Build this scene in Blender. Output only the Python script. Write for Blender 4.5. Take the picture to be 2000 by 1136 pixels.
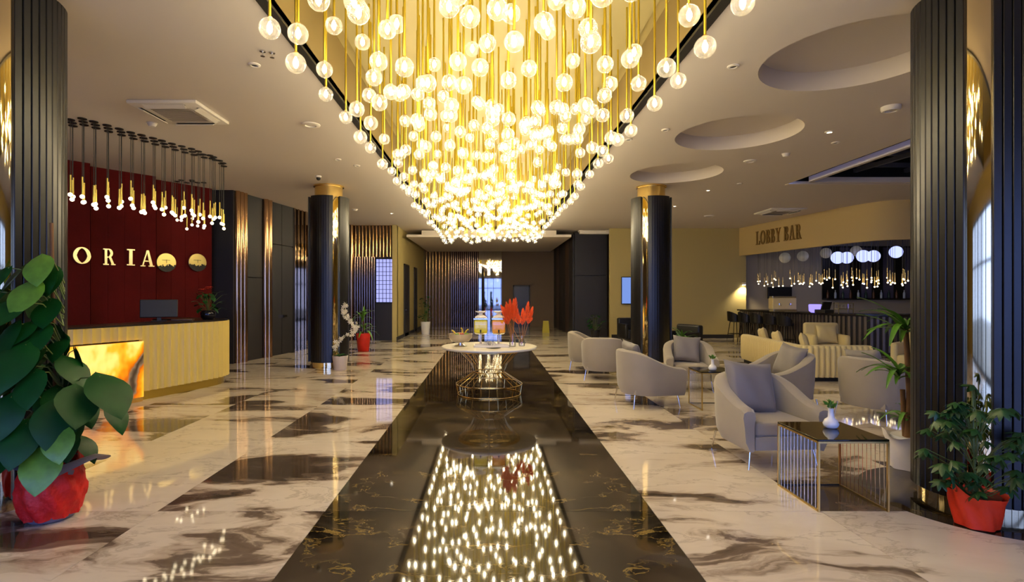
import bpy, bmesh, math, random
from mathutils import Vector, Matrix
random.seed(7)
for o in list(bpy.data.objects): bpy.data.objects.remove(o)
PI = math.pi; S = bpy.context.scene; COL = S.collection
F = 1050.0; VX = 955.0; VY = 574.5; H = 1.6; CEIL = 4.0
# ------------------------------------------------------------------ camera, world, exposure
cam_d = bpy.data.cameras.new('camera'); cam = bpy.data.objects.new('camera', cam_d); COL.objects.link(cam)
cam.location = (0, 0, H); cam.rotation_euler = (PI/2, 0, 0)
cam_d.sensor_width = 36; cam_d.sensor_fit = 'HORIZONTAL'; cam_d.lens = F/2000*36
cam_d.shift_x = (1000-VX)/2000; cam_d.shift_y = (VY-568)/2000
cam_d.clip_start = .02; cam_d.clip_end = 200
S.camera = cam
SKY = 4.0; BULB = 60.0; EXPO = 0.65
w = bpy.data.worlds.new('world'); S.world = w; w.use_nodes = True
bg = w.node_tree.nodes['Background']; bg.inputs[0].default_value = (.26, .36, 1.0, 1); bg.inputs[1].default_value = SKY
S.view_settings.view_transform = 'Standard'; S.view_settings.look = 'None'
S.view_settings.gamma = 1; S.view_settings.use_curve_mapping = False; S.view_settings.exposure = EXPO
# ------------------------------------------------------------------ helpers
def PX(px, Y): return (px-VX)*Y/F
def PZ(py, Y): return H-(py-VY)*Y/F
def lin(h):
    h = h.lstrip('#'); v = [int(h[i:i+2], 16)/255 for i in (0, 2, 4)]
    return tuple(c/12.92 if c <= .04045 else ((c+.055)/1.055)**2.4 for c in v)
MATS = {}
def mat(name, col=None, rough=.5, metal=0., emit=None, es=0., spec=.5, coat=0., bump=None, vary=None, sheen=0.):
    if name in MATS: return MATS[name]
    m = bpy.data.materials.new(name); m.use_nodes = True; nt = m.node_tree; b = nt.nodes['Principled BSDF']
    c = lin(col) if isinstance(col, str) else col
    b.inputs['Base Color'].default_value = (*c, 1); b.inputs['Roughness'].default_value = rough
    b.inputs['Metallic'].default_value = metal; b.inputs['Specular IOR Level'].default_value = spec
    b.inputs['Coat Weight'].default_value = coat; b.inputs['Sheen Weight'].default_value = sheen
    if emit:
        e = lin(emit) if isinstance(emit, str) else emit
        b.inputs['Emission Color'].default_value = (*e, 1); b.inputs['Emission Strength'].default_value = es
    N, L = nt.nodes, nt.links
    if bump or vary:
        tc = N.new('ShaderNodeTexCoord')
    if vary:   # (scale, amount)
        n = N.new('ShaderNodeTexNoise'); n.inputs['Scale'].default_value = vary[0]; n.inputs['Detail'].default_value = 4
        L.new(tc.outputs['Object'], n.inputs['Vector'])
        mx = N.new('ShaderNodeMix'); mx.data_type = 'RGBA'
        mx.inputs[6].default_value = (*[x*(1-vary[1]) for x in c], 1); mx.inputs[7].default_value = (*[min(1, x*(1+vary[1])) for x in c], 1)
        L.new(n.outputs['Fac'], mx.inputs[0]); L.new(mx.outputs[2], b.inputs['Base Color'])
    if bump:   # (scale, strength)
        n2 = N.new('ShaderNodeTexNoise'); n2.inputs['Scale'].default_value = bump[0]; n2.inputs['Detail'].default_value = 3
        L.new(tc.outputs['Object'], n2.inputs['Vector'])
        bp = N.new('ShaderNodeBump'); bp.inputs['Strength'].default_value = bump[1]; bp.inputs['Distance'].default_value = .01
        L.new(n2.outputs['Fac'], bp.inputs['Height']); L.new(bp.outputs['Normal'], b.inputs['Normal'])
    MATS[name] = m
    return m
ONES = 'first second third fourth fifth sixth seventh eighth ninth tenth eleventh twelfth thirteenth fourteenth fifteenth sixteenth seventeenth eighteenth nineteenth'.split()
def ordinal(n):
    if n < 20: return ONES[n-1]
    t = ('twent', 'thirt', 'fort', 'fift', 'sixt', 'sevent', 'eight')[n//10-2]
    return t+'ieth' if n % 10 == 0 else t+'y-'+ONES[n % 10-1]
class MB:
    """collects geometry for one mesh"""
    def __init__(s): s.v = []; s.f = []
    def add(s, vs, fs, M=None):
        k = len(s.v)
        s.v += [tuple(M @ Vector(p)) for p in vs] if M is not None else [tuple(p) for p in vs]
        s.f += [tuple(i+k for i in f) for f in fs]; return s
    def box(s, x0, x1, y0, y1, z0, z1, M=None):
        return s.add([(x0,y0,z0),(x1,y0,z0),(x1,y1,z0),(x0,y1,z0),(x0,y0,z1),(x1,y0,z1),(x1,y1,z1),(x0,y1,z1)],
            [(0,3,2,1),(4,5,6,7),(0,1,5,4),(1,2,6,5),(2,3,7,6),(3,0,4,7)], M)
    def rbox(s, x0, x1, y0, y1, z0, z1, r=.02, seg=2, M=None):
        bm = bmesh.new(); bmesh.ops.create_cube(bm, size=1)
        for v in bm.verts: v.co = Vector(((x0+x1)/2+v.co.x*(x1-x0), (y0+y1)/2+v.co.y*(y1-y0), (z0+z1)/2+v.co.z*(z1-z0)))
        bmesh.ops.bevel(bm, geom=list(bm.edges), offset=r, segments=seg, affect='EDGES', profile=.5)
        bm.verts.index_update(); s.add([v.co.copy() for v in bm.verts], [[v.index for v in f.verts] for f in bm.faces], M); bm.free(); return s
    def obox(s, p0, p1, z0, z1, d0, d1):
        """box along plan segment p0-p1, d measured to the right of travel"""
        d = Vector((p1[0]-p0[0], p1[1]-p0[1])); d.normalize(); n = Vector((d.y, -d.x))
        q = [(p0[0]+n.x*a, p0[1]+n.y*a) for a in (d0, d1)]; r = [(p1[0]+n.x*a, p1[1]+n.y*a) for a in (d0, d1)]
        pl = [q[0], r[0], r[1], q[1]]
        return s.add([(x,y,z0) for x,y in pl]+[(x,y,z1) for x,y in pl], [(0,1,2,3),(7,6,5,4),(0,4,5,1),(1,5,6,2),(2,6,7,3),(3,7,4,0)])
    def lathe(s, prof, n=24, M=None, caps=True):
        vs = []; fs = []
        for r, z in prof:
            for i in range(n): a = 2*PI*i/n; vs.append((r*math.cos(a), r*math.sin(a), z))
        for j in range(len(prof)-1):
            for i in range(n): fs.append((j*n+i, j*n+(i+1) % n, (j+1)*n+(i+1) % n, (j+1)*n+i))
        if caps: fs.append(tuple(range(n))[::-1]); fs.append(tuple((len(prof)-1)*n+i for i in range(n)))
        return s.add(vs, fs, M)
    def cyl(s, x, y, z0, z1, r, n=12, r1=None):
        return s.lathe([(r, z0), (r if r1 is None else r1, z1)], n, Matrix.Translation((x, y, 0)))
    def tube(s, pts, r, n=8, r1=None):
        pts = [Vector(p) for p in pts]; vs = []; fs = []; m = len(pts)
        for j, p in enumerate(pts):
            t = (pts[min(j+1, m-1)]-pts[max(j-1, 0)]).normalized()
            a = t.cross(Vector((0, 0, 1)) if abs(t.z) < .95 else Vector((1, 0, 0))).normalized(); b = t.cross(a)
            rr = r if r1 is None else r+(r1-r)*j/(m-1)
            for i in range(n): an = 2*PI*i/n; vs.append(p+a*rr*math.cos(an)+b*rr*math.sin(an))
        for j in range(m-1):
            for i in range(n): fs.append((j*n+i, j*n+(i+1) % n, (j+1)*n+(i+1) % n, (j+1)*n+i))
        fs.append(tuple(range(n))[::-1]); fs.append(tuple((m-1)*n+i for i in range(n)))
        return s.add(vs, fs)
    def bar(s, a, b, w):
        """square section bar"""
        a, b = Vector(a), Vector(b); t = (b-a).normalized()
        u = t.cross(Vector((0, 0, 1)) if abs(t.z) < .95 else Vector((1, 0, 0))).normalized(); v = t.cross(u); h = w/2
        c = [(-h,-h),(h,-h),(h,h),(-h,h)]
        return s.add([a+u*x+v*y for x, y in c]+[b+u*x+v*y for x, y in c], [(0,3,2,1),(4,5,6,7),(0,1,5,4),(1,2,6,5),(2,3,7,6),(3,0,4,7)])
    def sphere(s, c, r, n=12, m=8, sc=(1, 1, 1)):
        prof = [(max(1e-4, r*math.sin(PI*j/m)), -r*math.cos(PI*j/m)) for j in range(m+1)]
        return s.lathe(prof, n, Matrix.Translation(c) @ Matrix.Diagonal((*sc, 1)))
    def prism(s, poly, y0, y1, M=None):
        """2D polygon (x,z) extruded along y"""
        n = len(poly)
        return s.add([(x, y0, z) for x, z in poly]+[(x, y1, z) for x, z in poly],
            [tuple(range(n)), tuple(range(2*n-1, n-1, -1))]+[(i, i+n, (i+1) % n+n, (i+1) % n) for i in range(n)], M)
    def path(s, pts, z0, z1, th):
        """wall along an open plan path; th to the LEFT of travel (away from the room)"""
        P = [Vector(p) for p in pts]; m = len(P); Q = []
        for i in range(m):
            t = (P[min(i+1, m-1)]-P[max(i-1, 0)]).normalized(); Q.append(P[i]+Vector((-t.y, t.x))*th)
        vs = []
        for a, b in zip(P, Q): vs += [(a.x,a.y,z0),(a.x,a.y,z1),(b.x,b.y,z1),(b.x,b.y,z0)]
        fs = [(0,1,2,3), tuple(4*(m-1)+k for k in (3,2,1,0))]
        for i in range(m-1):
            for k in range(4): fs.append((4*i+k, 4*i+(k+1) % 4, 4*i+4+(k+1) % 4, 4*i+4+k))
        return s.add(vs, fs)
    def mesh(s, name, m, smooth=None):
        me = bpy.data.meshes.new(name); me.from_pydata(s.v, [], s.f)
        if m: me.materials.append(m)
        bm = bmesh.new(); bm.from_mesh(me); bmesh.ops.recalc_face_normals(bm, faces=bm.faces); bm.to_mesh(me); bm.free()
        if smooth is not None:
            me.polygons.foreach_set('use_smooth', [True]*len(me.polygons))
            if smooth < 180: me.set_sharp_from_angle(angle=math.radians(smooth))
        me.update(); return me
def link(name, data, parent=None, loc=None, rot=None, sc=None):
    o = bpy.data.objects.new(name, data); COL.objects.link(o)
    if parent: o.parent = parent
    if loc: o.location = loc
    if rot is not None: o.rotation_euler = (0, 0, rot) if not isinstance(rot, tuple) else rot
    if sc: o.scale = sc if isinstance(sc, tuple) else (sc, sc, sc)
    return o
def part(name, mb, m, parent=None, smooth=None, loc=None, rot=None, stuff=False, label=None):
    o = link(name, mb.mesh(name, m, smooth), parent, loc, rot)
    if stuff: o['kind'] = 'stuff'
    if label: o['label'] = label
    return o
def tag(o, label, cat, group=None):
    o['label'] = label; o['category'] = cat
    if group: o['group'] = group
    return o
def thing(name, label, cat, loc=(0, 0, 0), rot=0, group=None, sc=None):
    return tag(link(name, None, None, loc, rot, sc), label, cat, group)
def single(name, mb, m, label, cat, group=None, smooth=None, loc=None, rot=None):
    return tag(part(name, mb, m, None, smooth, loc, rot), label, cat, group)
def struct(name, mb, m, smooth=None, parent=None):
    o = part(name, mb, m, parent, smooth)
    if not parent: o['kind'] = 'structure'
    return o
def dup(root, loc, rot=0, label=None, group=None, sc=None):
    r = root.copy(); COL.objects.link(r); r.location = loc; r.rotation_euler = (0, 0, rot)
    if sc: r.scale = (sc, sc, sc)
    if label: r['label'] = label
    if group: r['group'] = group
    for ch in list(root.children):
        c = ch.copy(); COL.objects.link(c); c.parent = r
        for g in ch.children:
            d = g.copy(); COL.objects.link(d); d.parent = c
    return r
# ------------------------------------------------------------------ materials
def nodes(m): return m.node_tree.nodes, m.node_tree.links, m.node_tree.nodes['Principled BSDF']
def ramp(N, stops):
    r = N.new('ShaderNodeValToRGB'); e = r.color_ramp.elements
    while len(e) < len(stops): e.new(.5)
    for k, (p, c) in enumerate(stops): e[k].position = p; e[k].color = (*c, 1)
    return r
def math_n(N, op, a=None, b=None):
    n = N.new('ShaderNodeMath'); n.operation = op
    for i, x in enumerate((a, b)):
        if isinstance(x, (int, float)): n.inputs[i].default_value = x
    return n
def marble(name, dark):
    m = mat(name, '#888888', .045 if not dark else .04, spec=.62 if not dark else .75); N, L, B = nodes(m)
    tc = N.new('ShaderNodeTexCoord'); at = N.new('ShaderNodeAttribute'); at.attribute_type = 'OBJECT'; at.attribute_name = 'tile_shift'
    fl = N.new('ShaderNodeAttribute'); fl.attribute_type = 'OBJECT'; fl.attribute_name = 'tile_flip'
    mul = N.new('ShaderNodeVectorMath'); mul.operation = 'MULTIPLY'; L.new(tc.outputs['Object'], mul.inputs[0]); L.new(fl.outputs['Vector'], mul.inputs[1])
    ad = N.new('ShaderNodeVectorMath'); ad.operation = 'ADD'; L.new(mul.outputs[0], ad.inputs[0]); L.new(at.outputs['Vector'], ad.inputs[1])
    mp = N.new('ShaderNodeMapping'); mp.inputs['Rotation'].default_value = (0, 0, .35 if not dark else .5)
    mp.inputs['Scale'].default_value = (.55, 1.25, 1) if not dark else (.8, 1.15, 1); L.new(ad.outputs[0], mp.inputs['Vector'])
    wn = N.new('ShaderNodeTexNoise'); wn.inputs['Scale'].default_value = 1.3; wn.inputs['Detail'].default_value = 5; L.new(mp.outputs[0], wn.inputs['Vector'])
    sb = N.new('ShaderNodeVectorMath'); sb.operation = 'MULTIPLY_ADD'; L.new(wn.outputs['Color'], sb.inputs[0])
    sb.inputs[1].default_value = (.9, .9, 0); L.new(mp.outputs[0], sb.inputs[2])
    n1 = N.new('ShaderNodeTexNoise'); n1.inputs['Scale'].default_value = .95 if not dark else 2.6; n1.inputs['Detail'].default_value = 9; n1.inputs['Roughness'].default_value = .58
    n1.inputs['Distortion'].default_value = .5; L.new(sb.outputs[0], n1.inputs['Vector'])
    n2 = N.new('ShaderNodeTexNoise'); n2.inputs['Scale'].default_value = 1.7; n2.inputs['Detail'].default_value = 10; n2.inputs['Roughness'].default_value = .62; L.new(sb.outputs[0], n2.inputs['Vector'])
    v = math_n(N, 'SUBTRACT', None, .5); L.new(n2.outputs['Fac'], v.inputs[0]); va = math_n(N, 'ABSOLUTE'); L.new(v.outputs[0], va.inputs[0])
    mx = N.new('ShaderNodeMix'); mx.data_type = 'RGBA'
    if not dark:
        r1 = ramp(N, [(.0, lin('#2c241e')), (.37, lin('#4b3f35')), (.425, lin('#75665a')), (.445, lin('#b9aa9a')), (.48, lin('#d8ccbe')), (.7, lin('#e6dccf'))])
        r2 = ramp(N, [(.0, (.25, .25, .25)), (.006, (.5, .5, .5)), (.016, (1, 1, 1))])
        mx.inputs[6].default_value = (*lin('#7a6a5a'), 1)
        L.new(n1.outputs['Fac'], r1.inputs[0]); L.new(va.outputs[0], r2.inputs[0])
        L.new(r2.outputs[0], mx.inputs[0]); L.new(r1.outputs[0], mx.inputs[7])
        mm = N.new('ShaderNodeMix'); mm.data_type = 'RGBA'; mm.inputs[0].default_value = .45
        L.new(r1.outputs[0], mm.inputs[6]); L.new(mx.outputs[2], mm.inputs[7]); L.new(mm.outputs[2], B.inputs['Base Color'])
    else:
        r1 = ramp(N, [(.0, lin('#080706')), (.40, lin('#14110e')), (.50, lin('#2e271e')), (.60, lin('#463c30')), (.72, lin('#1b1712'))])
        r2 = ramp(N, [(.0, (.8, .8, .8)), (.004, (.4, .4, .4)), (.012, (0, 0, 0))])
        n3 = N.new('ShaderNodeTexNoise'); n3.inputs['Scale'].default_value = 2.3; L.new(mp.outputs[0], n3.inputs['Vector'])
        r3 = ramp(N, [(.44, (.12, .12, .12)), (.62, (1, 1, 1))]); L.new(n3.outputs['Fac'], r3.inputs[0])
        ml = math_n(N, 'MULTIPLY'); L.new(va.outputs[0], r2.inputs[0]); L.new(r2.outputs[0], ml.inputs[0]); L.new(r3.outputs[0], ml.inputs[1])
        mx.inputs[7].default_value = (*lin('#a08748'), 1)
        L.new(n1.outputs['Fac'], r1.inputs[0]); L.new(ml.outputs[0], mx.inputs[0]); L.new(r1.outputs[0], mx.inputs[6]); L.new(mx.outputs[2], B.inputs['Base Color'])
    return m
M_WHITE_MARBLE = marble('pale_marble', False); M_BLACK_MARBLE = marble('black_marble', True)
M_GROUT = mat('grout', '#5a5046', .6)
M_CEIL = mat('ceiling_paint', '#d9cfc4', .85, bump=(60, .03))
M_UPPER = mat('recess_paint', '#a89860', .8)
M_BEIGE = mat('beige_wall', '#b5a56c', .8, bump=(80, .03))
M_BROWNWALL = mat('brown_wall', '#6d5a45', .7)
M_BLACK = mat('black_lacquer', '#0e0e10', .32, spec=.5)
M_DARKPANEL = mat('charcoal_panel', '#1d1c21', .5)
M_BLACKTRIM = mat('black_trim', '#141212', .5)
M_GOLD = mat('brass', (.86, .62, .22), .22, 1.)
M_GOLDMIRROR = mat('gold_mirror', (.85, .68, .36), .05, 1.)
M_ROD = mat('gold_rod', (.74, .58, .07), .38, 1.)
M_COPPER = mat('copper_tube', (.46, .28, .15), .14, 1.)
M_MIRROR = mat('mirror_glass', (.40, .37, .33), .03, 1.)
M_CHROME = mat('chrome', (.8, .8, .8), .12, 1.)
M_WHITE = mat('white_plastic', '#e4ddd2', .45)
M_RED = mat('red_velvet', '#560806', .85, bump=(25, .15), vary=(1.4, .5), sheen=.0, spec=.2)
M_FABRIC = mat('grey_velvet', '#978e80', .9, bump=(140, .12), vary=(6, .06), sheen=.3)
M_PILLOW = mat('grey_satin', '#787270', .55, bump=(9, .45), sheen=.2)
M_CREAM = mat('cream_velvet', '#d9c68c', .8, bump=(90, .08), sheen=.2)
M_DESK = mat('cream_lacquer', '#d3bd69', .38, coat=.2)
M_STONE = mat('table_stone', '#e8e2cf', .25)
M_DARK = mat('dark_plastic', '#151517', .4)
M_LEAF = mat('pothos_leaf', '#0d4317', .45, vary=(9, .4), spec=.25)
M_LEAF2 = mat('schefflera_leaf', '#22491f', .4, vary=(9, .4))
M_LEAF3 = mat('dracaena_leaf', '#4a7a22', .45, vary=(7, .5))
M_STEM = mat('stem', '#5c6b34', .6)
M_WOOD = mat('bark', '#6b4a2c', .8, bump=(30, .4))
M_SOIL = mat('soil', '#241a12', .95, bump=(40, .6))
M_REDWRAP = mat('red_wrap', '#c81d0c', .5, bump=(18, .7), vary=(8, .3))
M_LILAC = mat('lilac_foil', '#6b6576', .45, bump=(12, .3))
M_POTWHITE = mat('white_ceramic', '#e9e9ec', .2)
def glass(name, tint=(1, 1, 1), milk=0., refl=.12):
    m = bpy.data.materials.new(name); m.use_nodes = True; N, L = m.node_tree.nodes, m.node_tree.links; N.clear()
    out = N.new('ShaderNodeOutputMaterial'); tr = N.new('ShaderNodeBsdfTransparent'); tr.inputs[0].default_value = (*tint, 1)
    gl = N.new('ShaderNodeBsdfGlossy'); gl.inputs['Roughness'].default_value = .04
    lw = N.new('ShaderNodeLayerWeight'); lw.inputs[0].default_value = .35
    a = N.new('ShaderNodeMixShader'); sc = math_n(N, 'MULTIPLY_ADD', None, .6); sc.inputs[2].default_value = refl*.4
    L.new(lw.outputs['Fresnel'], sc.inputs[0]); L.new(sc.outputs[0], a.inputs[0]); L.new(tr.outputs[0], a.inputs[1]); L.new(gl.outputs[0], a.inputs[2])
    if milk:
        t = N.new('ShaderNodeBsdfTranslucent'); t.inputs[0].default_value = (1, .97, .9, 1)
        f = N.new('ShaderNodeMath'); f.operation = 'MULTIPLY_ADD'; L.new(lw.outputs['Facing'], f.inputs[0]); f.inputs[1].default_value = milk*1.2; f.inputs[2].default_value = milk
        b = N.new('ShaderNodeMixShader'); L.new(f.outputs[0], b.inputs[0]); L.new(a.outputs[0], b.inputs[1]); L.new(t.outputs[0], b.inputs[2]); L.new(b.outputs[0], out.inputs[0])
    else: L.new(a.outputs[0], out.inputs[0])
    return m
M_GLOBE = glass('globe_glass', milk=.035); M_GLASS = glass('clear_glass'); M_PANE = glass('window_glass', (.92, .97, .95))
def emissive(name, col, st):
    m = bpy.data.materials.new(name); m.use_nodes = True; N, L = m.node_tree.nodes, m.node_tree.links; N.clear()
    out = N.new('ShaderNodeOutputMaterial'); e = N.new('ShaderNodeEmission'); e.inputs[0].default_value = (*(lin(col) if isinstance(col, str) else col), 1); e.inputs[1].default_value = st
    L.new(e.outputs[0], out.inputs[0]); return m
M_BULB = emissive('warm_filament', (1, .83, .52), BULB)
M_SMALLBULB = emissive('small_warm_bulb', (1, .82, .52), 5)
M_BLUEBALL = emissive('blue_white_ball', (.42, .48, 1), 1.15)
M_DIMBALL = mat('unlit_ball_faint_glow', '#a9a196', .3, emit='#a89f8c', es=.12)  # faint glow painted in by emission, though these balls are unlit
M_LED = emissive('blue_led', (.25, .32, 1), 4.0)
M_SPOT = emissive('downlight_lens', (1, .9, .72), 12)
M_SCREEN = emissive('tv_screen', (.16, .26, .62), .8)
M_DAYPANE = emissive('daylit_pane', (.42, .44, .95), .75)
# ------------------------------------------------------------------ floor
fl = MB().box(-13, 18, -3.2, 28, -.12, -.012)
floor = struct('floor', fl, M_GROUT)
TW, TD = 1.24, 1.905; Y0 = 3.97
xs = [-1.21-TW*k for k in range(10, 0, -1)]+[-1.21, 0, 1.21]+[1.21+TW*k for k in range(1, 14)]
ys = [Y0+TD*k for k in range(-4, 14)]
tile_mesh = {}
def tile(x0, x1, y0, y1, dark):
    key = (round(x1-x0, 3), dark)
    if key not in tile_mesh:
        hw, hd = (x1-x0)/2-.0016, TD/2-.0016
        tile_mesh[key] = MB().box(-hw, hw, -hd, hd, -.012, 0).mesh('tile', M_BLACK_MARBLE if dark else M_WHITE_MARBLE)
    return link('tile', tile_mesh[key], floor, ((x0+x1)/2, (y0+y1)/2, 0))
rest = MB(); restd = MB(); rng = random.Random(31)
for j in range(len(ys)-1):
    for i in range(len(xs)-1):
        x0, x1, y0, y1 = xs[i], xs[i+1], ys[j], ys[j+1]
        dark = -1.3 < x0 and x1 < 1.3 and y1 < 19.4
        sh = [rng.uniform(-40, 40) for _ in range(3)]
        vis = y1 > 2.4 and y1 < 19.5 and x1 > -.93*y1-.6 and x0 < 1.02*y1+.4 and not (y0 > 11 and x1 < -6.8)
        if vis:
            o = tile(x0, x1, y0, y1, dark)
            if dark:
                k = (j+20)//2; r2 = random.Random(k*7+3)
                o['tile_shift'] = [r2.uniform(-9, 9), r2.uniform(-9, 9), 0.0]; o['tile_flip'] = [-1.0 if i % 2 else 1.0, -1.0 if j % 2 else 1.0, 1.0]
                if i % 2 == 1: pass
            else:
                o['tile_shift'] = sh; o['tile_flip'] = [rng.choice((-1.0, 1.0)), 1.0, 1.0]
        else:
            (restd if dark else rest).box(x0+.002, x1-.002, y0+.002, y1-.002, -.012, 0)
for nm, m_, mm in (('outer_tiling', rest, M_WHITE_MARBLE), ('outer_dark_tiling', restd, M_BLACK_MARBLE)):
    o = part(nm, m_, mm, floor, stuff=True); o['tile_shift'] = [3.0, 5.0, 0.0]; o['tile_flip'] = [1.0, 1.0, 1.0]
# ------------------------------------------------------------------ ceiling with its openings
CH = [(3.72, 5.47), (3.72, 8.07), (3.72, 10.72)]; CR = .88
RX0, RX1, RY0, RY1 = -1.80, 1.88, -2.6, 19.6
bm = bmesh.new()
def loop(pts, z):
    vs = [bm.verts.new((x, y, z)) for x, y in pts]
    return [bm.edges.new((vs[i], vs[(i+1) % len(vs)])) for i in range(len(vs))]
ed = loop([(-13, -3.2), (18, -3.2), (18, 28), (-13, 28)], CEIL)
ed += loop([(RX0, RY0), (RX1, RY0), (RX1, RY1), (RX0, RY1)], CEIL)
for cx, cy in CH: ed += loop([(cx+CR*math.cos(2*PI*k/64), cy+CR*math.sin(2*PI*k/64)) for k in range(64)], CEIL)
BV = (6.5, 12.2, 6.3, 11.75)
ed += loop([(BV[0], BV[2]), (BV[1], BV[2]), (BV[1], BV[3]), (BV[0], BV[3])], CEIL)
bmesh.ops.triangle_fill(bm, edges=ed, use_beauty=True)
for f in bm.faces:
    if f.normal.z > 0: f.normal_flip()
me = bpy.data.meshes.new('ceiling'); bm.to_mesh(me); bm.free(); me.materials.append(M_CEIL)
ceil = link('ceiling', me); ceil['kind'] = 'structure'
UP = 4.66
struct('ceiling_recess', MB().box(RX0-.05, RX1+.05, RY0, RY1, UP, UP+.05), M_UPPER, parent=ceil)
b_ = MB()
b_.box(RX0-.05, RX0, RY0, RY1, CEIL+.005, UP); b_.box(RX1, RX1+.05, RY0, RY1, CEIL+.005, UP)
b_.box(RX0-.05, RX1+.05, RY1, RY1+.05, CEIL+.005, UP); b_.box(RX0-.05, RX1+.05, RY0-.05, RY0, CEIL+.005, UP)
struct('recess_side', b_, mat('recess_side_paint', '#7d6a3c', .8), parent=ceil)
b_ = MB()
for x0, x1 in ((RX0-.09, RX0), (RX1, RX1+.09)): b_.box(x0, x1, RY0-.09, RY1+.09, CEIL-.022, CEIL+.07)
b_.box(RX0, RX1, RY1, RY1+.09, CEIL-.022, CEIL+.07)
struct('trim_1', b_, M_BLACKTRIM)
for cx, cy in CH:
    b_ = MB(); T = Matrix.Translation((cx, cy, 0))
    b_.lathe([(CR, CEIL), (CR, CEIL+.22)], 64, T, caps=False); b_.add([(cx+CR*math.cos(2*PI*k/64), cy+CR*math.sin(2*PI*k/64), CEIL+.22) for k in range(64)], [tuple(range(64))])
    struct('round_recess', b_, M_CEIL, 40, parent=ceil)
x0, x1, y0, y1 = BV; b_ = MB()
b_.box(x0, x1, y0, y1, CEIL+.75, CEIL+.8); b_.box(x0-.03, x0, y0, y1, CEIL+.05, CEIL+.8); b_.box(x1, x1+.03, y0, y1, CEIL+.05, CEIL+.8)
b_.box(x0, x1, y0-.03, y0, CEIL+.05, CEIL+.8); b_.box(x0, x1, y1, y1+.03, CEIL+.05, CEIL+.8)
struct('dark_void', b_, mat('void_black', '#060607', .8), parent=ceil)
b_ = MB()
for a in range(6):
    yy = y0+.5+a*.95
    b_.bar((x0, yy, CEIL+.42), (x1, yy+.5, CEIL+.42), .10)
for a in range(5):
    xx = x0+.9+a*1.1
    b_.bar((xx, y0, CEIL+.30), (xx-.5, y1, CEIL+.30), .08)
struct('void_beam', b_, mat('beam_grey', '#5a5b62', .6), parent=ceil)
b_ = MB()
b_.box(x0-.02, x1, y1-.10, y1+.02, CEIL-.012, CEIL+.05)
b_.box(x0+.30, x0+.38, y0, y1-.32, CEIL-.01, CEIL+.10); b_.box(x0+.42, x1, y1-.28, y1-.2, CEIL-.01, CEIL+.10); b_.obox((x0+.34, y1-.36), (x0+.44, y1-.24), CEIL-.01, CEIL+.10, -.04, .04)
struct('trim_2', b_, M_CEIL)
# ------------------------------------------------------------------ chandelier
ch = thing('chandelier', 'long gold chandelier of hundreds of clear glowing glass globes hanging over the aisle', 'chandelier', (0.04, 10, UP))
part('ceiling_plate', MB().box(-1.72, 1.72, -8.6, 9.3, -.03, 0), mat('plate_gold', (.44, .375, .17), .5, .05), ch)
rng = random.Random(5)
pend = []
nx = 11; dy = .335; yy = 1.6; row = 0
while yy < 19.25:
    for i in range(nx):
        u = (i+.5*(row % 2)+.25)/nx
        x = -1.56+3.12*u+rng.uniform(-.09, .09); x = max(-1.6, min(1.6, x))
        edge = abs(x) > 1.3
        if row % 2 == 0 and i == 0: x = -1.56; edge = True
        if row % 2 == 1 and i == nx-1: x = 1.56; edge = True
        z = (3.44+rng.uniform(-.04, .09)) if edge else 3.40+rng.random()**1.3*.62
        pend.append((x, yy+rng.uniform(-.12, .12), z, rng.uniform(.066, .080)))
    yy += dy; row += 1
pend.sort(key=lambda p: p[1] if p[1] > 2.3 else 99)
ico = bmesh.new(); bmesh.ops.create_icosphere(ico, subdivisions=3, radius=1); ico.verts.index_update()
icv = [v.co.copy() for v in ico.verts]; icf = [[v.index for v in f.verts] for f in ico.faces]; ico.free()
globe_me = MB().add(icv, icf).mesh('globe', M_GLOBE, 180)
bulb_mb = MB().lathe([(.004, -.38), (.16, -.34), (.25, -.15), (.27, .1), (.2, .34), (.1, .5), (.08, .62)], 8)
bulb_me = bulb_mb.mesh('bulb', M_BULB, 60)
cap_me = MB().lathe([(.10, .60), (.13, .62), (.13, .98), (.24, .98), (.24, 1.08), (.09, 1.2)], 8).mesh('socket', M_GOLD, 40)
rod_me = MB().lathe([(.0105, 0), (.0105, 1)], 6).mesh('rod', M_ROD, 60)
gm, bm_, cm, rm = MB(), MB(), MB(), MB()
for k, (x, y, z, r) in enumerate(pend):
    if k < 300:
        g = link('globe', globe_me, ch, (x, y-10, z-UP), None, r)
        link('bulb', bulb_me, g); link('socket', cap_me, g)
        link('rod', rod_me, ch, (x, y-10, z-UP+r*1.1), None, (1, 1, UP-.03-z-r*1.1))
    else:
        T = Matrix.Translation((x, y-10, z-UP)) @ Matrix.Scale(r, 4)
        gm.lathe([(max(.001, math.sin(PI*j/8)), -math.cos(PI*j/8)) for j in range(9)], 12, T)
        bm_.add(bulb_mb.v, bulb_mb.f, T)
        rm.lathe([(.0105, z-UP+r*1.1), (.0105, -.03)], 5, Matrix.Translation((x, y-10, 0)))
part('far_globes', gm, M_GLOBE, ch, 180, stuff=True); part('far_bulbs', bm_, M_BULB, ch, 60, stuff=True); part('far_rods', rm, M_ROD, ch, 60, stuff=True)
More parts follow.
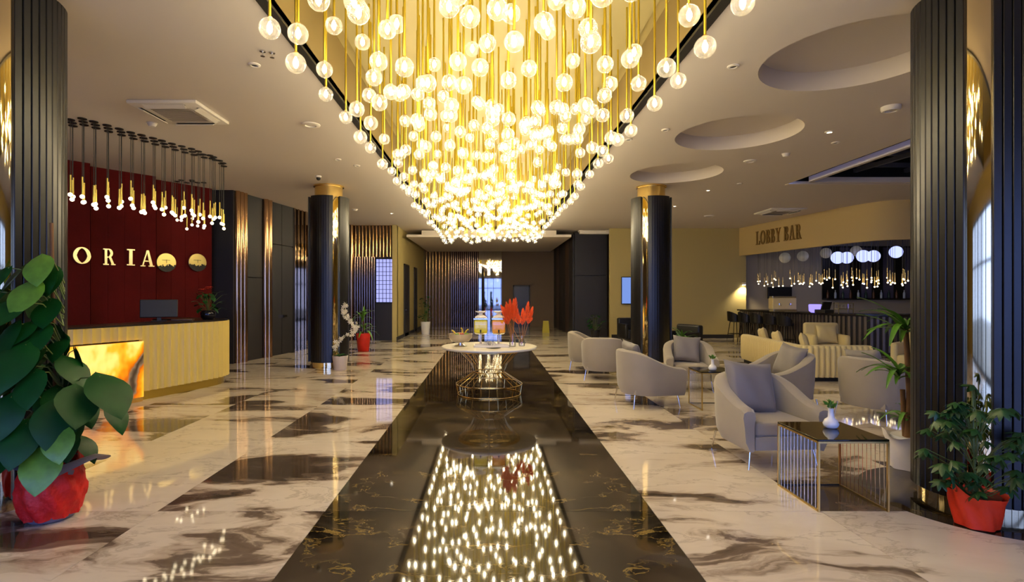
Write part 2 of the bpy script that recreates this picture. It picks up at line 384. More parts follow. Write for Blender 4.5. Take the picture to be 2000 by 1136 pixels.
# ------------------------------------------------------------------ walls
# entrance front behind the camera, glazed
wb = MB(); wb.box(-13, 18, -3.2, -3.05, 3.3, CEIL); wb.box(-13, -7.5, -3.2, -3.05, 0, 3.3); wb.box(7.5, 18, -3.2, -3.05, 0, 3.3)
struct('wall_entrance', wb, M_BEIGE)
for k in range(5):
    a = -7.5+3*k; o = struct('window_%d' % (k+1), MB().box(a, a+.08, -3.17, -3.08, 0, 3.3).box(a+2.92, a+3, -3.17, -3.08, 0, 3.3).box(a, a+3, -3.17, -3.08, 3.22, 3.3).box(a, a+3, -3.17, -3.08, 0, .08).box(a+1.46, a+1.54, -3.17, -3.08, 0, 3.3).box(a, a+3, -3.17, -3.08, 2.2, 2.27), M_DARK)
    part('pane', MB().box(a+.08, a+2.92, -3.135, -3.125, .08, 3.22), M_PANE, o)
pv = MB().box(-30, 30, -30, -3.2, -.15, -.05); o = struct('pavement', pv, mat('paving', '#8d8b84', .8, vary=(2, .2)))
# left reception back wall: three stepped velvet fronts, each of vertical strips
wl = MB(); wl.obox((-10.6, 5.3), (-6.35, 12.55), 0, CEIL, -1.2, -.75); wl.box(-13, -12.8, -3.2, 8, 0, CEIL)
wr = struct('wall_reception', wl, M_BROWNWALL)
def velvet(p0, p1, n, d):
    for k in range(n):
        a = [p0[i]+(p1[i]-p0[i])*(k+.006)/n for i in (0, 1)]; b = [p0[i]+(p1[i]-p0[i])*(k+.994)/n for i in (0, 1)]
        part('velvet_panel', MB().obox(a, b, 0, CEIL, -.12, 0), M_RED, wr)
velvet((-8.6, 8.22), (-7.31, 9.86), 4, 0); velvet((-7.47, 10.08), (-6.78, 10.95), 4, 0); velvet((-6.96, 11.25), (-6.3, 12.22), 4, 0)
part('panel_backing', MB().obox((-8.9, 8.4), (-6.55, 12.3), 0, CEIL, -.5, -.3), mat('dark_red', '#4a0c10', .9), wr)
# left side wall of charcoal panels and copper tubes
A = Vector((-5.9, 12.4)); B = Vector((-4.75, 18.7)); AB = B-A
def onwall(px):
    k = (px-VX)/F; t = (k*A.y-A.x)/(AB.x-k*AB.y); return A+AB*t
wl = MB(); wl.obox(A, B, 0, CEIL, -.3, -.06); wl.box(-6.45, -5.95, 12.46, 12.7, 0, CEIL)
wleft = struct('wall_left', wl, M_BLACKTRIM)
part('panel', MB().box(-6.42, -5.89, 12.38, 12.46, 0, CEIL), M_DARKPANEL, wleft)
part('panel', MB().obox(A, onwall(458), 0, CEIL, -.06, 0), M_DARKPANEL, wleft)
def tubes(p, q, n, name, m_, parent, z0=0, z1=CEIL, r=None, d=-.02):
    p, q = Vector(p), Vector(q); mb = MB(); L_ = (q-p).length; r = r or L_/n*.5
    for k in range(n):
        c = p+(q-p)*((k+.5)/n); t = (q-p).normalized(); nn = Vector((t.y, -t.x))*d
        mb.cyl(c.x+nn.x, c.y+nn.y, z0, z1, r, 10)
    return part(name, mb, m_, parent, 60, stuff=True)
def pan(px0, px1, z0=0, z1=CEIL, m_=None, d=0):
    return part('panel', MB().obox(onwall(px0+.4), onwall(px1-.4), z0, z1, -.06, d), m_ or M_DARKPANEL, wleft)
tubes(onwall(458), onwall(480), 3, 'copper_tubes', M_COPPER, wleft, d=.02)
pan(480, 513, 0, 2.0); pan(480, 513, 2.02, CEIL)
tubes(onwall(513), onwall(528), 2, 'copper_tubes', M_COPPER, wleft, d=.02)
dd = struct('door_1', MB().obox(onwall(527.5), onwall(573.5), 0, .02, -.05, .0).obox(onwall(527.5), onwall(528.3), 0, CEIL, -.05, .01).obox(onwall(572.7), onwall(573.5), 0, CEIL, -.05, .01), M_BLACKTRIM)
for a, b, hx in ((528.5, 550.3, 549.4), (551, 572.5, 551.9)):
    lf = part('door_leaf', MB().obox(onwall(a), onwall(b), .02, 2.9, -.045, 0), M_DARKPANEL, dd)
    h0 = onwall(hx); part('door_handle', MB().obox(h0, onwall(hx+(-5 if hx < 550 else 5)), .99, 1.04, .02, .06).obox(h0, onwall(hx+.6), .98, 1.05, -.01, .05), M_CHROME, lf)
    part('transom_panel', MB().obox(onwall(a), onwall(b), 2.92, CEIL, -.045, 0), M_DARKPANEL, dd)
for k in range(4):
    a, b = onwall(574+7.2*k), onwall(581+7.2*k); n_ = (b-a).normalized(); o = part('mirror_strip', MB().obox(a+Vector((.984, -.18))*.035, b-Vector((.984, -.18))*.012, 0, CEIL, -.03, 0), mat('warm_mirror', (.42, .33, .24), .04, 1.), wleft)
pan(604, 640); pan(641, 684)
tubes(onwall(685), onwall(693), 2, 'copper_tubes', M_COPPER, wleft); 
# back left wall with slats and a daylit window
wbl = struct('wall_back_left', MB().box(-4.8, -3.2, 18.76, 18.9, 0, CEIL), M_BROWNWALL)
tubes((-4.7, 18.7), (-3.25, 18.7), 12, 'copper_slats', M_COPPER, wbl, 2.9, CEIL, r=.04, d=0)
tubes((-4.7, 18.7), (-3.95, 18.7), 9, 'dark_slats', mat('dark_mirror', (.30, .22, .2), .12, 1.), wbl, 0, 2.9, d=0)
wn = struct('window_6', MB().box(-3.95, -3.27, 18.68, 18.74, 1.28, 1.33).box(-3.95, -3.27, 18.68, 18.74, 2.82, 2.88).box(-3.95, -3.92, 18.68, 18.74, 1.3, 2.85).box(-3.3, -3.27, 18.68, 18.74, 1.3, 2.85), M_BLACK)
part('pane', MB().box(-3.93, -3.29, 18.72, 18.735, 1.3, 2.85), M_DAYPANE, wn)
gb = MB()
for k in range(5): gb.box(-3.83+k*.125, -3.815+k*.125, 18.69, 18.715, 1.3, 2.85)
for k in range(9): gb.box(-3.93, -3.29, 18.69, 18.715, 1.45+k*.155+.02*(k % 2), 1.465+k*.155+.02*(k % 2))
part('glazing_bars', gb, M_BLACK, wn)
part('panel', MB().box(-3.95, -3.27, 18.66, 18.74, 0, 1.26), M_DARK, wbl)
# corridor
wc = MB(); wc.box(-3.35, -3.2, 18.6, 27, 0, CEIL); o = struct('wall_corridor_left', wc, M_BEIGE)
part('baseboard', MB().box(-3.2, -3.17, 18.6, 26.5, 0, .12), M_DARKPANEL, o)
for k, (ya, yb, nm) in enumerate(((20.2, 21.3, 'door_2'), (22.9, 23.6, 'door_3'))):
    d_ = struct(nm, MB().box(-3.22, -3.15, ya-.05, ya, 0, 2.75).box(-3.22, -3.15, yb, yb+.05, 0, 2.75).box(-3.22, -3.15, ya-.05, yb+.05, 2.7, 2.75), M_BLACKTRIM)
    lf = part('door_leaf', MB().box(-3.21, -3.17, ya, yb, 0, 2.7), M_DARKPANEL, d_); part('door_handle', MB().box(-3.17, -3.12, ya+.08, ya+.2, 1, 1.03), M_CHROME, lf)
we = struct('wall_end', MB().box(-3.4, 3.6, 26.5, 26.7, 0, CEIL), M_BROWNWALL)
tubes((-3.15, 26.45), (-1.9, 26.45), 8, 'copper_slats', M_COPPER, we, 0, 3.7, r=.05, d=0)
tubes((-1.9, 26.42), (-.52, 26.42), 14, 'dark_slats', MATS['dark_mirror'], we, 0, 3.7, d=0)
mp_ = MB()
for k in range(8): mp_.obox((-.5+.14*k, 26.32+.004*(k % 3)), (-.362+.14*k, 26.32-.003*((k+1) % 3)), 0, 3.7, -.06, 0)
part('mirror_panel', mp_, M_MIRROR, we, stuff=True)
d_ = struct('door_4', MB().box(1.18, 1.25, 26.4, 26.5, 0, 2.05).box(1.95, 2.02, 26.4, 26.5, 0, 2.05).box(1.18, 2.02, 26.4, 26.5, 1.98, 2.05), M_BLACKTRIM)
part('door_leaf', MB().box(1.25, 1.95, 26.43, 26.48, 0, 1.98), M_BLACK, d_)
wd = struct('wall_corridor_right', MB().box(3.27, 3.5, 20.5, 26.6, 0, 3.93), M_BLACKTRIM)
for k in range(6):
    a = 20.55+k*1.0
    part('panel', MB().box(3.2, 3.27, a+.01, a+.99, 0, 3.9), M_DARKPANEL if k % 3 != 1 else mat('walnut_panel', '#3a2a22', .4), wd)
blk = struct('wall_dark_block', MB().box(3.25, 4.45, 20.36, 21, 0, 3.93), M_BLACKTRIM)
part('panel', MB().box(3.24, 4.46, 20.3, 20.36, 0, 2.3), M_DARKPANEL, blk); part('panel', MB().box(3.24, 4.46, 20.3, 20.36, 2.32, 3.9), M_DARKPANEL, blk)
struct('trim_3', MB().box(3.4, 4.5, 20.1, 20.4, 3.86, 3.99).box(3.36, 3.5, 20.08, 20.3, 3.95, 4.0).box(4.36, 4.5, 20.08, 20.3, 3.95, 4.0), M_WHITE)
# lowered white ceiling raft at the far end
struct('trim_4', MB().box(-3.02, 3.02, 19.7, 26.4, 3.70, 3.79).box(-2.5, 2.5, 19.95, 26.4, 3.79, 3.97), M_CEIL)
# right back wall
shell = MB(); shell.box(-13.2, -13, -3.2, 28, 0, CEIL+1); shell.box(17.7, 18, -3.2, 28, 0, CEIL+1); shell.box(-13.2, 18, 27.8, 28, 0, CEIL+1); shell.box(3.3, 9.4, 21.0, 21.2, 0, CEIL); struct('wall_outer', shell, M_BROWNWALL)
wbr = struct('wall_back_right', MB().box(4.4, 9.35, 19.55, 19.7, 0, CEIL), M_BEIGE)
struct('baseboard_back', MB().box(4.46, 8.9, 19.52, 19.56, 0, .14), M_DARKPANEL)
struct('wall_right', MB().box(17.5, 17.7, -3.2, 20, 0, CEIL), M_BEIGE)
# ------------------------------------------------------------------ bar
FAS = [(9.1, 19.55), (9.3, 18.1), (9.5, 16.7), (9.7, 15.3), (9.84, 14.5), (9.95, 14.15), (10.12, 13.88), (10.38, 13.7), (10.7, 13.6), (11.3, 13.55), (17.5, 13.5)]
struct('wall_bar_front', MB().path(FAS, 3.0, CEIL, .15), mat('bar_beige', '#cbb27a', .75), 30)
wbb = struct('wall_bar_back', MB().box(9.35, 17.5, 20.2, 20.35, 0, CEIL), mat('bar_wall', '#b9ad93', .75))
cbp = [(p[0]+.05, p[1]+.12) for p in FAS]+[(17.5, 20.15), (9.2, 20.15)]
struct('ceiling_bar', MB().prism([(p[0], p[1]) for p in cbp], 3.85, 3.9, Matrix(((1,0,0,0),(0,0,1,0),(0,1,0,0),(0,0,0,1)))), mat('bar_ceiling', '#8d8794', .8))
part('led_strip', MB().path([(p[0]+.26, p[1]+.05) for p in FAS[2:9]], 3.06, 3.09, .03), M_LED, bpy.data.objects['wall_bar_front'])
bs = thing('back_bar_shelf', 'black back bar shelf unit with pale uprights on the wall behind the bar', 'shelf', (12.5, 20.18, 1.4))
part('back_panel', MB().box(0, 3.6, -.04, 0, 0, 2.0), mat('bar_black', '#07070a', .35), bs)
for k in range(4): part('upright', MB().box(.62+.82*k, .98+.82*k, -.09, -.04, .06, 1.95), mat('bar_upright', '#5d5664', .5), bs)
part('shelf', MB().box(0, 3.6, -.28, 0, 0, .05), M_BLACK, bs)
brng = random.Random(3)
bot_me = [MB().lathe([(.038, 0), (.04, .02), (.04, .19), (.015, .25), (.013, .31)], 10).mesh('bottle', m_, 50) for m_ in (mat('bottle_amber', '#6b4522', .2), mat('bottle_clear', '#b9c2c4', .15), mat('bottle_green', '#1e3b2a', .2))]
for k in range(12):
    tag(link('bottle', bot_me[k % 3], None, (12.62+k*.285, 20.03, 1.451)), ('amber', 'clear', 'dark green')[k % 3]+' bottle, '+ordinal(k+1)+' from the left on the black back bar shelf', 'bottle', 'bottles on the back bar shelf')
CNT = [(9.0, 19.3), (9.2, 17.8), (9.42, 16.3), (9.6, 15.35), (9.85, 14.8), (10.2, 14.45), (10.7, 14.25), (11.4, 14.15), (14, 14.05)]
bc = thing('bar_counter', 'long curved bar counter faced with dark vertical slats', 'bar counter', (9.6, 16, 0))
def rel(pts, o): return [(p[0]-o[0], p[1]-o[1]) for p in pts]
part('counter_top', MB().path([(p[0]-.12, p[1]-.05) for p in rel(CNT, (9.6, 16))], 1.02, 1.07, .75), mat('counter_top_stone', '#2a2522', .2), bc)
part('counter_body', MB().path(rel(CNT, (9.6, 16)), 0.0, 1.02, .5), mat('counter_body', '#2e2824', .6), bc)
sl = MB(); P = [Vector(p) for p in rel(CNT, (9.6, 16))]
for i in range(len(P)-1):
    n = max(1, int((P[i+1]-P[i]).length/.115)); t = (P[i+1]-P[i]).normalized(); nn = Vector((t.y, -t.x))
    for k in range(n):
        c = P[i].lerp(P[i+1], (k+.5)/n); sl.obox(c-t*.03, c+t*.03, .05, 1.0, 0, .04)
part('front_slats', sl, mat('counter_slat', '#6e6358', .35, .3), bc, stuff=True)
# bar stools
def stool(loc, rot, label):
    s = thing('bar_stool', label, 'bar stool', loc, rot, None, .98)
    sh = MB(); nA = 14
    for k in range(nA):
        a0, a1 = PI*(.0+k/nA), PI*(.0+(k+1)/nA)
        def hh(a): return .84+.20*math.sin(a)**.7
        for (aa, ab) in ((a0, a1),):
            pts = []
            for a in (aa, ab):
                for r in (.23, .265): pts += [(r*math.cos(a), r*math.sin(a)*.95, .70), ((r+.02)*math.cos(a), (r+.02)*math.sin(a)*.95, hh(a))]
            sh.add(pts, [(0,1,5,4),(2,6,7,3),(1,3,7,5),(0,4,6,2),(0,2,3,1),(4,5,7,6)])
    part('backrest', sh, M_BLACK, s, 50); part('seat', MB().lathe([(.16, .66), (.21, .68), (.22, .73), (.19, .76)], 18), M_BLACK, s, 50)
    for sx, sy in ((1,1),(1,-1),(-1,1),(-1,-1)): part('leg', MB().tube([(sx*.12, sy*.12, .67), (sx*.2, sy*.2, 0)], .016, 6, .011), M_BLACK, s)
    part('foot_ring', MB().bar((-.17,-.17,.25),(.17,-.17,.25),.018).bar((-.17,.17,.25),(.17,.17,.25),.018).bar((-.17,-.17,.25),(-.17,.17,.25),.018).bar((.17,-.17,.25),(.17,.17,.25),.018), M_BLACK, s)
for k, (l, nm) in enumerate((((8.5, 18.55, 0), 'farthest'), ((8.6, 17.95, 0), 'second from the far end'), ((8.7, 17.35, 0), 'third from the far end'), ((8.82, 16.75, 0), 'fourth from the far end'), ((8.9, 16.1, 0), 'nearest'))):
    stool(l, -PI/2+PI+PI*.95 if False else PI/2+.12, 'black bar stool at the bar counter, '+nm+' in the row')
# bar tube pendants
bp = bpy.data.objects
tube_me = MB().lathe([(.011, 0), (.011, .26)], 8).mesh('tube', M_GOLD, 60); tip_me = MB().sphere((0, 0, -.02), .021, 8, 6).mesh('bulb', M_SMALLBULB, 180); cordm = MB().lathe([(.004, 0), (.004, 1)], 4).mesh('cord', M_DARK)
def bar_pendant(x, y, z, ztop, n):
    p = thing('tube_pendant', ordinal(n)+' slim gold tube pendant from the left in the row over the bar', 'pendant light', (x, y, z), 0, 'tube pendants over the bar')
    link('tube', tube_me, p); link('bulb', tip_me, p); link('cord', cordm, p, (0, 0, .26), None, (1, 1, ztop-z-.26))
rng = random.Random(12); PW = [Vector(p) for p in ((9.45, 19.0), (9.75, 17.2), (10.0, 15.8), (10.3, 15.1), (10.9, 14.75), (11.8, 14.65))]
bpos = []
for k in range(76):
    t = k/75*(len(PW)-1); i = min(int(t), len(PW)-2); c = PW[i].lerp(PW[i+1], t-i)
    bpos.append((c.x+rng.uniform(-.1, .25), c.y+rng.uniform(-.1, .1), 1.6+(574.5-555)*c.y/F+rng.uniform(-.08, .22)))
bpos.sort(key=lambda p: p[0]/p[1])
for k, (x, y, z) in enumerate(bpos): bar_pendant(x, y, z, 3.85, k+1)
def ball(px, py, Y, r, m_, label, grp):
    b = thing('ball_pendant', label, 'pendant light', (PX(px, Y), Y, PZ(py, Y)), 0, grp)
    part('globe', MB().sphere((0, 0, 0), r, 18, 12), m_, b, 180); link('cord', cordm, b, (0, 0, r*.97), None, (1, 1, 3.85-b.location.z-r*.97))
for kk, (px, py, yb) in enumerate(((1636, 503, 17.7), (1654, 503, 18.3), (1686, 500, 17.7), (1706, 500, 18.3), (1750, 492, 18))):
    ball(px, py, yb, .20, M_BLUEBALL, ordinal(kk+1)+' from the left of the blue-white glowing ball pendants over the bar', 'glowing ball pendants over the bar')
for kk, (px, py) in enumerate(((1533, 503), (1568, 500), (1613, 494), (1672, 490))):
    ball(px, py, 18.6, .18, M_DIMBALL, ordinal(kk+1)+' from the left of the unlit pale ball pendants under the bar fascia', 'unlit ball pendants over the bar')
# things on the bar
cmx, cmy = PX(1528, 16.4), 16.4
c = thing('coffee_machine', 'cream and chrome coffee machine standing on the bar counter', 'coffee machine', (cmx, cmy, 1.07), -.2)
part('body', MB().rbox(-.34, .34, -.2, .2, .08, .42, .03), M_CREAM, c); part('top_rail', MB().rbox(-.32, .32, -.18, .18, .42, .47, .01), M_CHROME, c); part('drip_tray', MB().rbox(-.32, .32, -.28, .18, 0, .08, .01), M_CHROME, c)
for k in (-1, 1): part('group_head', MB().cyl(.15*k, -.22, .2, .26, .035).tube([(.15*k, -.24, .22), (.15*k, -.36, .2)], .012), M_CHROME, c)
single('menu_screen', MB().rbox(PX(1500, 20.1), PX(1546, 20.1), 20.06, 20.16, PZ(583, 20.1), PZ(560, 20.1), .015), M_DARK, 'black wall screen above the coffee machine behind the bar', 'screen')
single('ice_bucket', MB().lathe([(.10, 0), (.16, .05), (.17, .22), (.15, .24), (.15, .2), (.02, .1)], 18), emissive('blue_glow', (.25, .2, 1), 1.3), 'blue glowing bowl standing on the bar counter', 'bowl', None, 60, (PX(1592, 15.6), 15.6, 1.071))
c = thing('cash_register', 'black cash register beside the blue bowl on the bar', 'cash register', (PX(1612, 15.2), 15.25, 1.071), .3)
part('base', MB().rbox(-.17, .17, -.17, .17, 0, .1, .01), M_DARK, c); part('screen', MB().rbox(-.16, .16, -.02, .02, .1, .34, .01, M=Matrix.Rotation(.3, 4, 'X')), M_DARK, c)
c = thing('glass_rack', 'rack of glasses on the bar counter right of the register', 'rack', (PX(1650, 14.75), 14.8, 1.071), 0)
part('rack', MB().bar((-.2,-.1,0),(-.2,-.1,.3),.015).bar((.2,-.1,0),(.2,-.1,.3),.015).bar((-.2,.1,0),(-.2,.1,.3),.015).bar((.2,.1,0),(.2,.1,.3),.015).box(-.21,.21,-.11,.11,.28,.3).box(-.21,.21,-.11,.11,.12,.14), M_CHROME, c)
for k in range(4): part('glass', MB().lathe([(.03, .141), (.04, .24)], 10, Matrix.Translation((-.15+.1*k, 0, 0))), M_GLASS, c, 60)
sp = thing('wall_sconce', 'small wall light washing the beige wall left of the bar', 'wall light', (PX(1452, 19.5), 19.5, PZ(556, 19.5)))
part('bracket', MB().rbox(-.05, .05, -.1, .04, 0, .08, .01), M_WHITE, sp); part('lens', MB().box(-.04, .04, -.09, .0, -.012, 0), M_SPOT, sp)
def slight(name, loc, energy, col, ang, rot=(0, 0, 0), parent=None, r=.03):
    l = bpy.data.lights.new(name, 'SPOT'); l.energy = energy; l.color = col; l.spot_size = ang; l.spot_blend = .8; l.shadow_soft_size = r
    o = bpy.data.objects.new(name, l); COL.objects.link(o); o.location = loc; o.rotation_euler = rot
    if parent: o.parent = parent
    return o
slight('sconce_light', (0, -.1, -.03), 60, (1, .8, .5), 2.0, (.3, 0, 0), sp)
# ------------------------------------------------------------------ letters
def ring(cx, cz, rx, rz, w, h, a0, a1, n=14):
    out = []
    for k in range(n):
        a, b = a0+(a1-a0)*k/n, a0+(a1-a0)*(k+1)/n
        def wt(t): return w*abs(math.cos(t))+h*abs(math.sin(t))
        out.append([(cx+rx*math.cos(a), cz+rz*math.sin(a)), (cx+rx*math.cos(b), cz+rz*math.sin(b)), (cx+(rx-wt(b))*math.cos(b), cz+(rz-wt(b))*math.sin(b)), (cx+(rx-wt(a))*math.cos(a), cz+(rz-wt(a))*math.sin(a))])
    return out
def R_(x0, x1, z0, z1): return [(x0, z0), (x1, z0), (x1, z1), (x0, z1)]
W_, T_ = .17, .07
def glyph(c):
    if c == 'I': return [R_(.12, .12+W_, 0, 1), R_(0, .41, 0, T_), R_(0, .41, 1-T_, 1)], .41
    if c == 'L': return [R_(.1, .1+W_, 0, 1), R_(0, .65, 0, T_+.02), R_(0, .38, 1-T_, 1), R_(.57, .65, 0, .28)], .65
    if c == 'O': return ring(.42, .5, .42, .52, W_, T_, 0, 2*PI, 28), .84
    if c == 'B': return [R_(.1, .1+W_, 0, 1), R_(0, .35, 0, T_), R_(0, .35, 1-T_, 1), R_(.2, .35, .47, .54)]+ring(.33, .755, .27, .245, W_, T_, -PI/2, PI/2)+ring(.35, .265, .31, .265, W_, T_, -PI/2, PI/2), .68
    if c == 'R': return [R_(.1, .1+W_, 0, 1), R_(0, .38, 0, T_), R_(0, .35, 1-T_, 1), R_(.2, .35, .45, .52)]+ring(.35, .725, .30, .275, W_, T_, -PI/2, PI/2)+[[(.36, .48), (.53, .48), (.74, .04), (.55, .04)], R_(.5, .82, 0, T_)], .82
    if c == 'A': return [[(.08, .03), (.16, .03), (.44, 1.0), (.36, 1.0)], [(.55, .03), (.74, .03), (.49, 1.0), (.36, 1.0)], R_(.2, .62, .3, .37), R_(0, .28, 0, T_), R_(.47, .82, 0, T_)], .82
    if c == 'Y': return [R_(.31, .31+W_, 0, .48), [(.31, .46), (.48, .46), (.24, .96), (.07, .96)], [(.40, .46), (.48, .46), (.72, .96), (.63, .96)], R_(.2, .6, 0, T_), R_(0, .32, 1-T_, 1), R_(.54, .8, 1-T_, 1)], .8
def letters(root, text, size, m_, depth, gap=.12):
    x = 0
    for c in text:
        if c == ' ': x += .4*size; continue
        gl, w = glyph(c); mb = MB()
        for i, p in enumerate(gl): mb.prism([(x+a*size, b*size) for a, b in p], -depth-.0006*(i % 5), 0)
        part('letter', mb, m_, root); x += (w+gap)*size
    return x
def wall_x(px, p, q):
    k = (px-VX)/F; p, q = Vector(p), Vector(q); d = q-p; t = (k*p.y-p.x)/(d.x-k*d.y); return p+d*t
p = wall_x(1478, FAS[0], FAS[3]); q = wall_x(1568, FAS[0], FAS[3]); d = q-p
sg = thing('bar_sign', 'brown-gold raised letters reading LOBBY BAR on the curved bar fascia', 'sign', (p.x-.01, p.y, PZ(478.5, p.y)), math.atan2(d.y, d.x))
Ls = letters(sg, 'LOBBY BAR', .46, mat('sign_gold', (.30, .19, .06), .45, .5), .03, .1)
sg.scale = ((d.length/Ls), 1, 1)
# ------------------------------------------------------------------ columns
def column(name_label, x, y, ang, ztop, z0, fg):
    c = thing('column', name_label, 'column', (x, y, 0))
    R = .44
    part('core', MB().lathe([(.395, 0), (.395, ztop-.01)], 48), M_GOLDMIRROR, c, 60)
    if ztop < 3.9: part('cap', MB().lathe([(.30, ztop-.02), (.30, CEIL-.03), (.33, CEIL-.03), (.33, CEIL)], 40), M_GOLD, c, 40)
    gap = .155/R
    if fg:
        n = 10; wid = (PI/2-gap)/n
        b = MB(); hw = R*math.sin(wid/2)-.0025; b.prism([(-hw+.004, -R+.0), (hw-.004, -R+.0), (hw, -R+.005), (hw, -R+.03), (-hw, -R+.03), (-hw, -R+.005)], 0, 1)
        b.v = [(p[0], p[2], z0+p[1]*(ztop-z0)) for p in b.v]
        me = b.mesh('slat', M_BLACK)
        for q in range(4):
            for k in range(n):
                a = ang+q*PI/2+gap/2+(k+.5)*wid
                link('slat', me, c, None, a+PI/2)
        bk = MB()
    for q in range(4):
        a0 = ang+q*PI/2+gap/2; a1 = ang+(q+1)*PI/2-gap/2; b = MB(); n = 40; prof = []
        for k in range(n+1):
            a = a0+(a1-a0)*k/n; r = (R-.028) if fg else (R-(.0025 if k % 4 == 0 else 0)); prof.append((r*math.cos(a), r*math.sin(a)))
        inn = [((R-.042)*math.cos(a0+(a1-a0)*k/n), (R-.042)*math.sin(a0+(a1-a0)*k/n)) for k in range(n, -1, -1)]
        vs = [(px, py, z) for z in (z0, ztop) for px, py in prof+inn]; m = len(prof+inn)
        fs = [(i, (i+1) % m, (i+1) % m+m, i+m) for i in range(m)]
        for k in range(n): fs += [(k, m-1-k, m-2-k, k+1), (k+m, k+1+m, 2*m-2-k, 2*m-1-k)]
        part('backing' if fg else 'cladding', b.add(vs, fs), M_BLACK, c, 20)
    return c
column('black slatted round column at the left beside the big leafy plant', -3.85, 4.2, -PI/4, 3.92, .08, True)
column('black slatted round column at the right behind the red potted plant', 3.85, 4.2, -3*PI/4, 3.92, .08, True)
column('smooth black and gold round column left of the aisle beside the white orchid', -3.56, 11.95, math.radians(-52), 3.73, .13, False)
column('smooth black and gold round column right of the aisle behind the armchairs', 3.62, 12.0, math.radians(-126), 3.73, .13, False)
for sx in (1,):
    a_ = MB().lathe([(.80, -.002), (.80, .0015)], 64, Matrix.Translation((sx*3.85, 4.2, 0))); o = part('column_inlay', a_, M_BLACK_MARBLE, floor); o['tile_shift'] = [2.0*sx, 1.0, 0.0]; o['tile_flip'] = [1.0, 1.0, 1.0]
# ------------------------------------------------------------------ reception desk
def catmull(pts, n):
    P = [Vector(p) for p in pts]; P = [2*P[0]-P[1]]+P+[2*P[-1]-P[-2]]; out = []
    for i in range(1, len(P)-2):
        for k in range(n):
            t = k/n; a, b, c, d = P[i-1:i+3]
            out.append(.5*((2*b)+(c-a)*t+(2*a-5*b+4*c-d)*t*t+(3*b-a-3*c+d)*t**3))
    return out+[P[-2]]
def resample(P, step):
    out = [P[0]]; acc = 0
    for a, b in zip(P, P[1:]):
        L_ = (b-a).length; pos = 0
        while acc+(L_-pos) >= step:
            pos += step-acc; acc = 0; out.append(a.lerp(b, pos/L_))
        acc += L_-pos
    return out
DP = catmull([(-6.35, 5.6), (-5.98, 6.35), (-5.66, 7.0), (-5.42, 7.55), (-5.2, 8.1), (-5.0, 8.62), (-4.82, 9.15), (-4.73, 9.55), (-4.80, 9.9), (-5.05, 10.15), (-5.45, 10.3), (-6.1, 10.4)], 12)
dk = thing('reception_desk', 'curved cream fluted reception desk with a glowing onyx panel and gold plinth', 'reception desk', (-5.3, 8.2, 0))
O2 = Vector((-5.3, 8.2)); FL = [p-O2 for p in resample(DP, .118)]
def px_of(p): return VX+(p.x+O2.x)*F/(p.y+O2.y)
ons = [i for i, p in enumerate(FL) if px_of(p) < 287 and p.y < .6]; ion = max(ons); ion0 = ion-14
for i in range(len(FL)-1):
    a, b = FL[i], FL[i+1]; t = (b-a).normalized(); nn = Vector((t.y, -t.x)); pr = []
    for k in range(7):
        u = k/6; pr.append(a.lerp(b, u)+nn*(.018-.034*math.sin(PI*u)))
    zb = .92 if ion0 <= i < ion else .14
    pl = [(p.x, p.y) for p in pr]+[((b-nn*.05).x, (b-nn*.05).y), ((a-nn*.05).x, (a-nn*.05).y)]
    n = len(pl); part('fluted_panel', MB().add([(x, y, zb) for x, y in pl]+[(x, y, 1.13) for x, y in pl], [tuple(range(n)), tuple(range(2*n-1, n-1, -1))]+[(k, k+n, (k+1) % n+n, (k+1) % n) for k in range(n)]), M_DESK, dk, 30)
fl2 = [(p.x, p.y) for p in FL]
part('counter_top', MB().path(fl2, 1.13, 1.155, .62), mat('desk_top', '#1d1512', .3), dk)
def inset(P, d):
    out = []
    for i, p in enumerate(P):
        t = (P[min(i+1, len(P)-1)]-P[max(i-1, 0)]).normalized(); out.append(tuple(p+Vector((-t.y, t.x))*d))
    return out
part('plinth', MB().path(inset(FL, .07), 0, .14, .3), mat('gold_plinth', (.62, .46, .10), .35, 1.), dk)
part('carcass', MB().path(inset(FL, .055), .14, 1.125, .1), M_DARK, dk)
# onyx, lit from behind
on = mat('onyx', '#e8952a', .12, coat=.5); N, L, Bn = nodes(on)
tc = N.new('ShaderNodeTexCoord'); mp = N.new('ShaderNodeMapping'); mp.inputs['Rotation'].default_value = (.0, .5, .4); mp.inputs['Scale'].default_value = (1, 1, .75); L.new(tc.outputs['Object'], mp.inputs[0])
wv = N.new('ShaderNodeTexWave'); wv.inputs['Scale'].default_value = .9; wv.inputs['Distortion'].default_value = 9; wv.inputs['Detail'].default_value = 4; wv.inputs['Detail Scale'].default_value = 1.2; L.new(mp.outputs[0], wv.inputs[0])
rp = ramp(N, [(0, lin('#3a2c20')), (.10, lin('#75614a')), (.22, lin('#b25606')), (.5, lin('#e88408')), (.8, lin('#fbb02c')), (1, lin('#ffd878'))]); L.new(wv.outputs['Fac'], rp.inputs[0])
L.new(rp.outputs[0], Bn.inputs['Base Color']); L.new(rp.outputs[0], Bn.inputs['Emission Color']); Bn.inputs['Emission Strength'].default_value = .62
part('onyx_panel', MB().path([tuple(Vector(p)) for p in inset(FL[ion0:ion+1], -.05)], .07, .90, .07), on, dk, label='glowing orange onyx panel')
part('foot', MB().path(inset(FL[ion-3:ion+1], -.03), 0, .07, .05), M_GOLD, dk)
q = FL[max(range(len(FL)), key=lambda i: px_of(FL[i]))]
part('end_foot', MB().box(q.x-.06, q.x-.03, q.y-.1, q.y-.07, 0, .14), M_CHROME, dk)
def on_desk(px):
    c = [p for p in DP if p.y < 9.6]; b = min(c, key=lambda p: abs(VX+p.x*F/p.y-px)); return b
b = on_desk(335); mo = thing('monitor', 'black computer monitor seen from behind on the reception desk', 'monitor', (b.x-.42, b.y+.35, 1.156), .5)
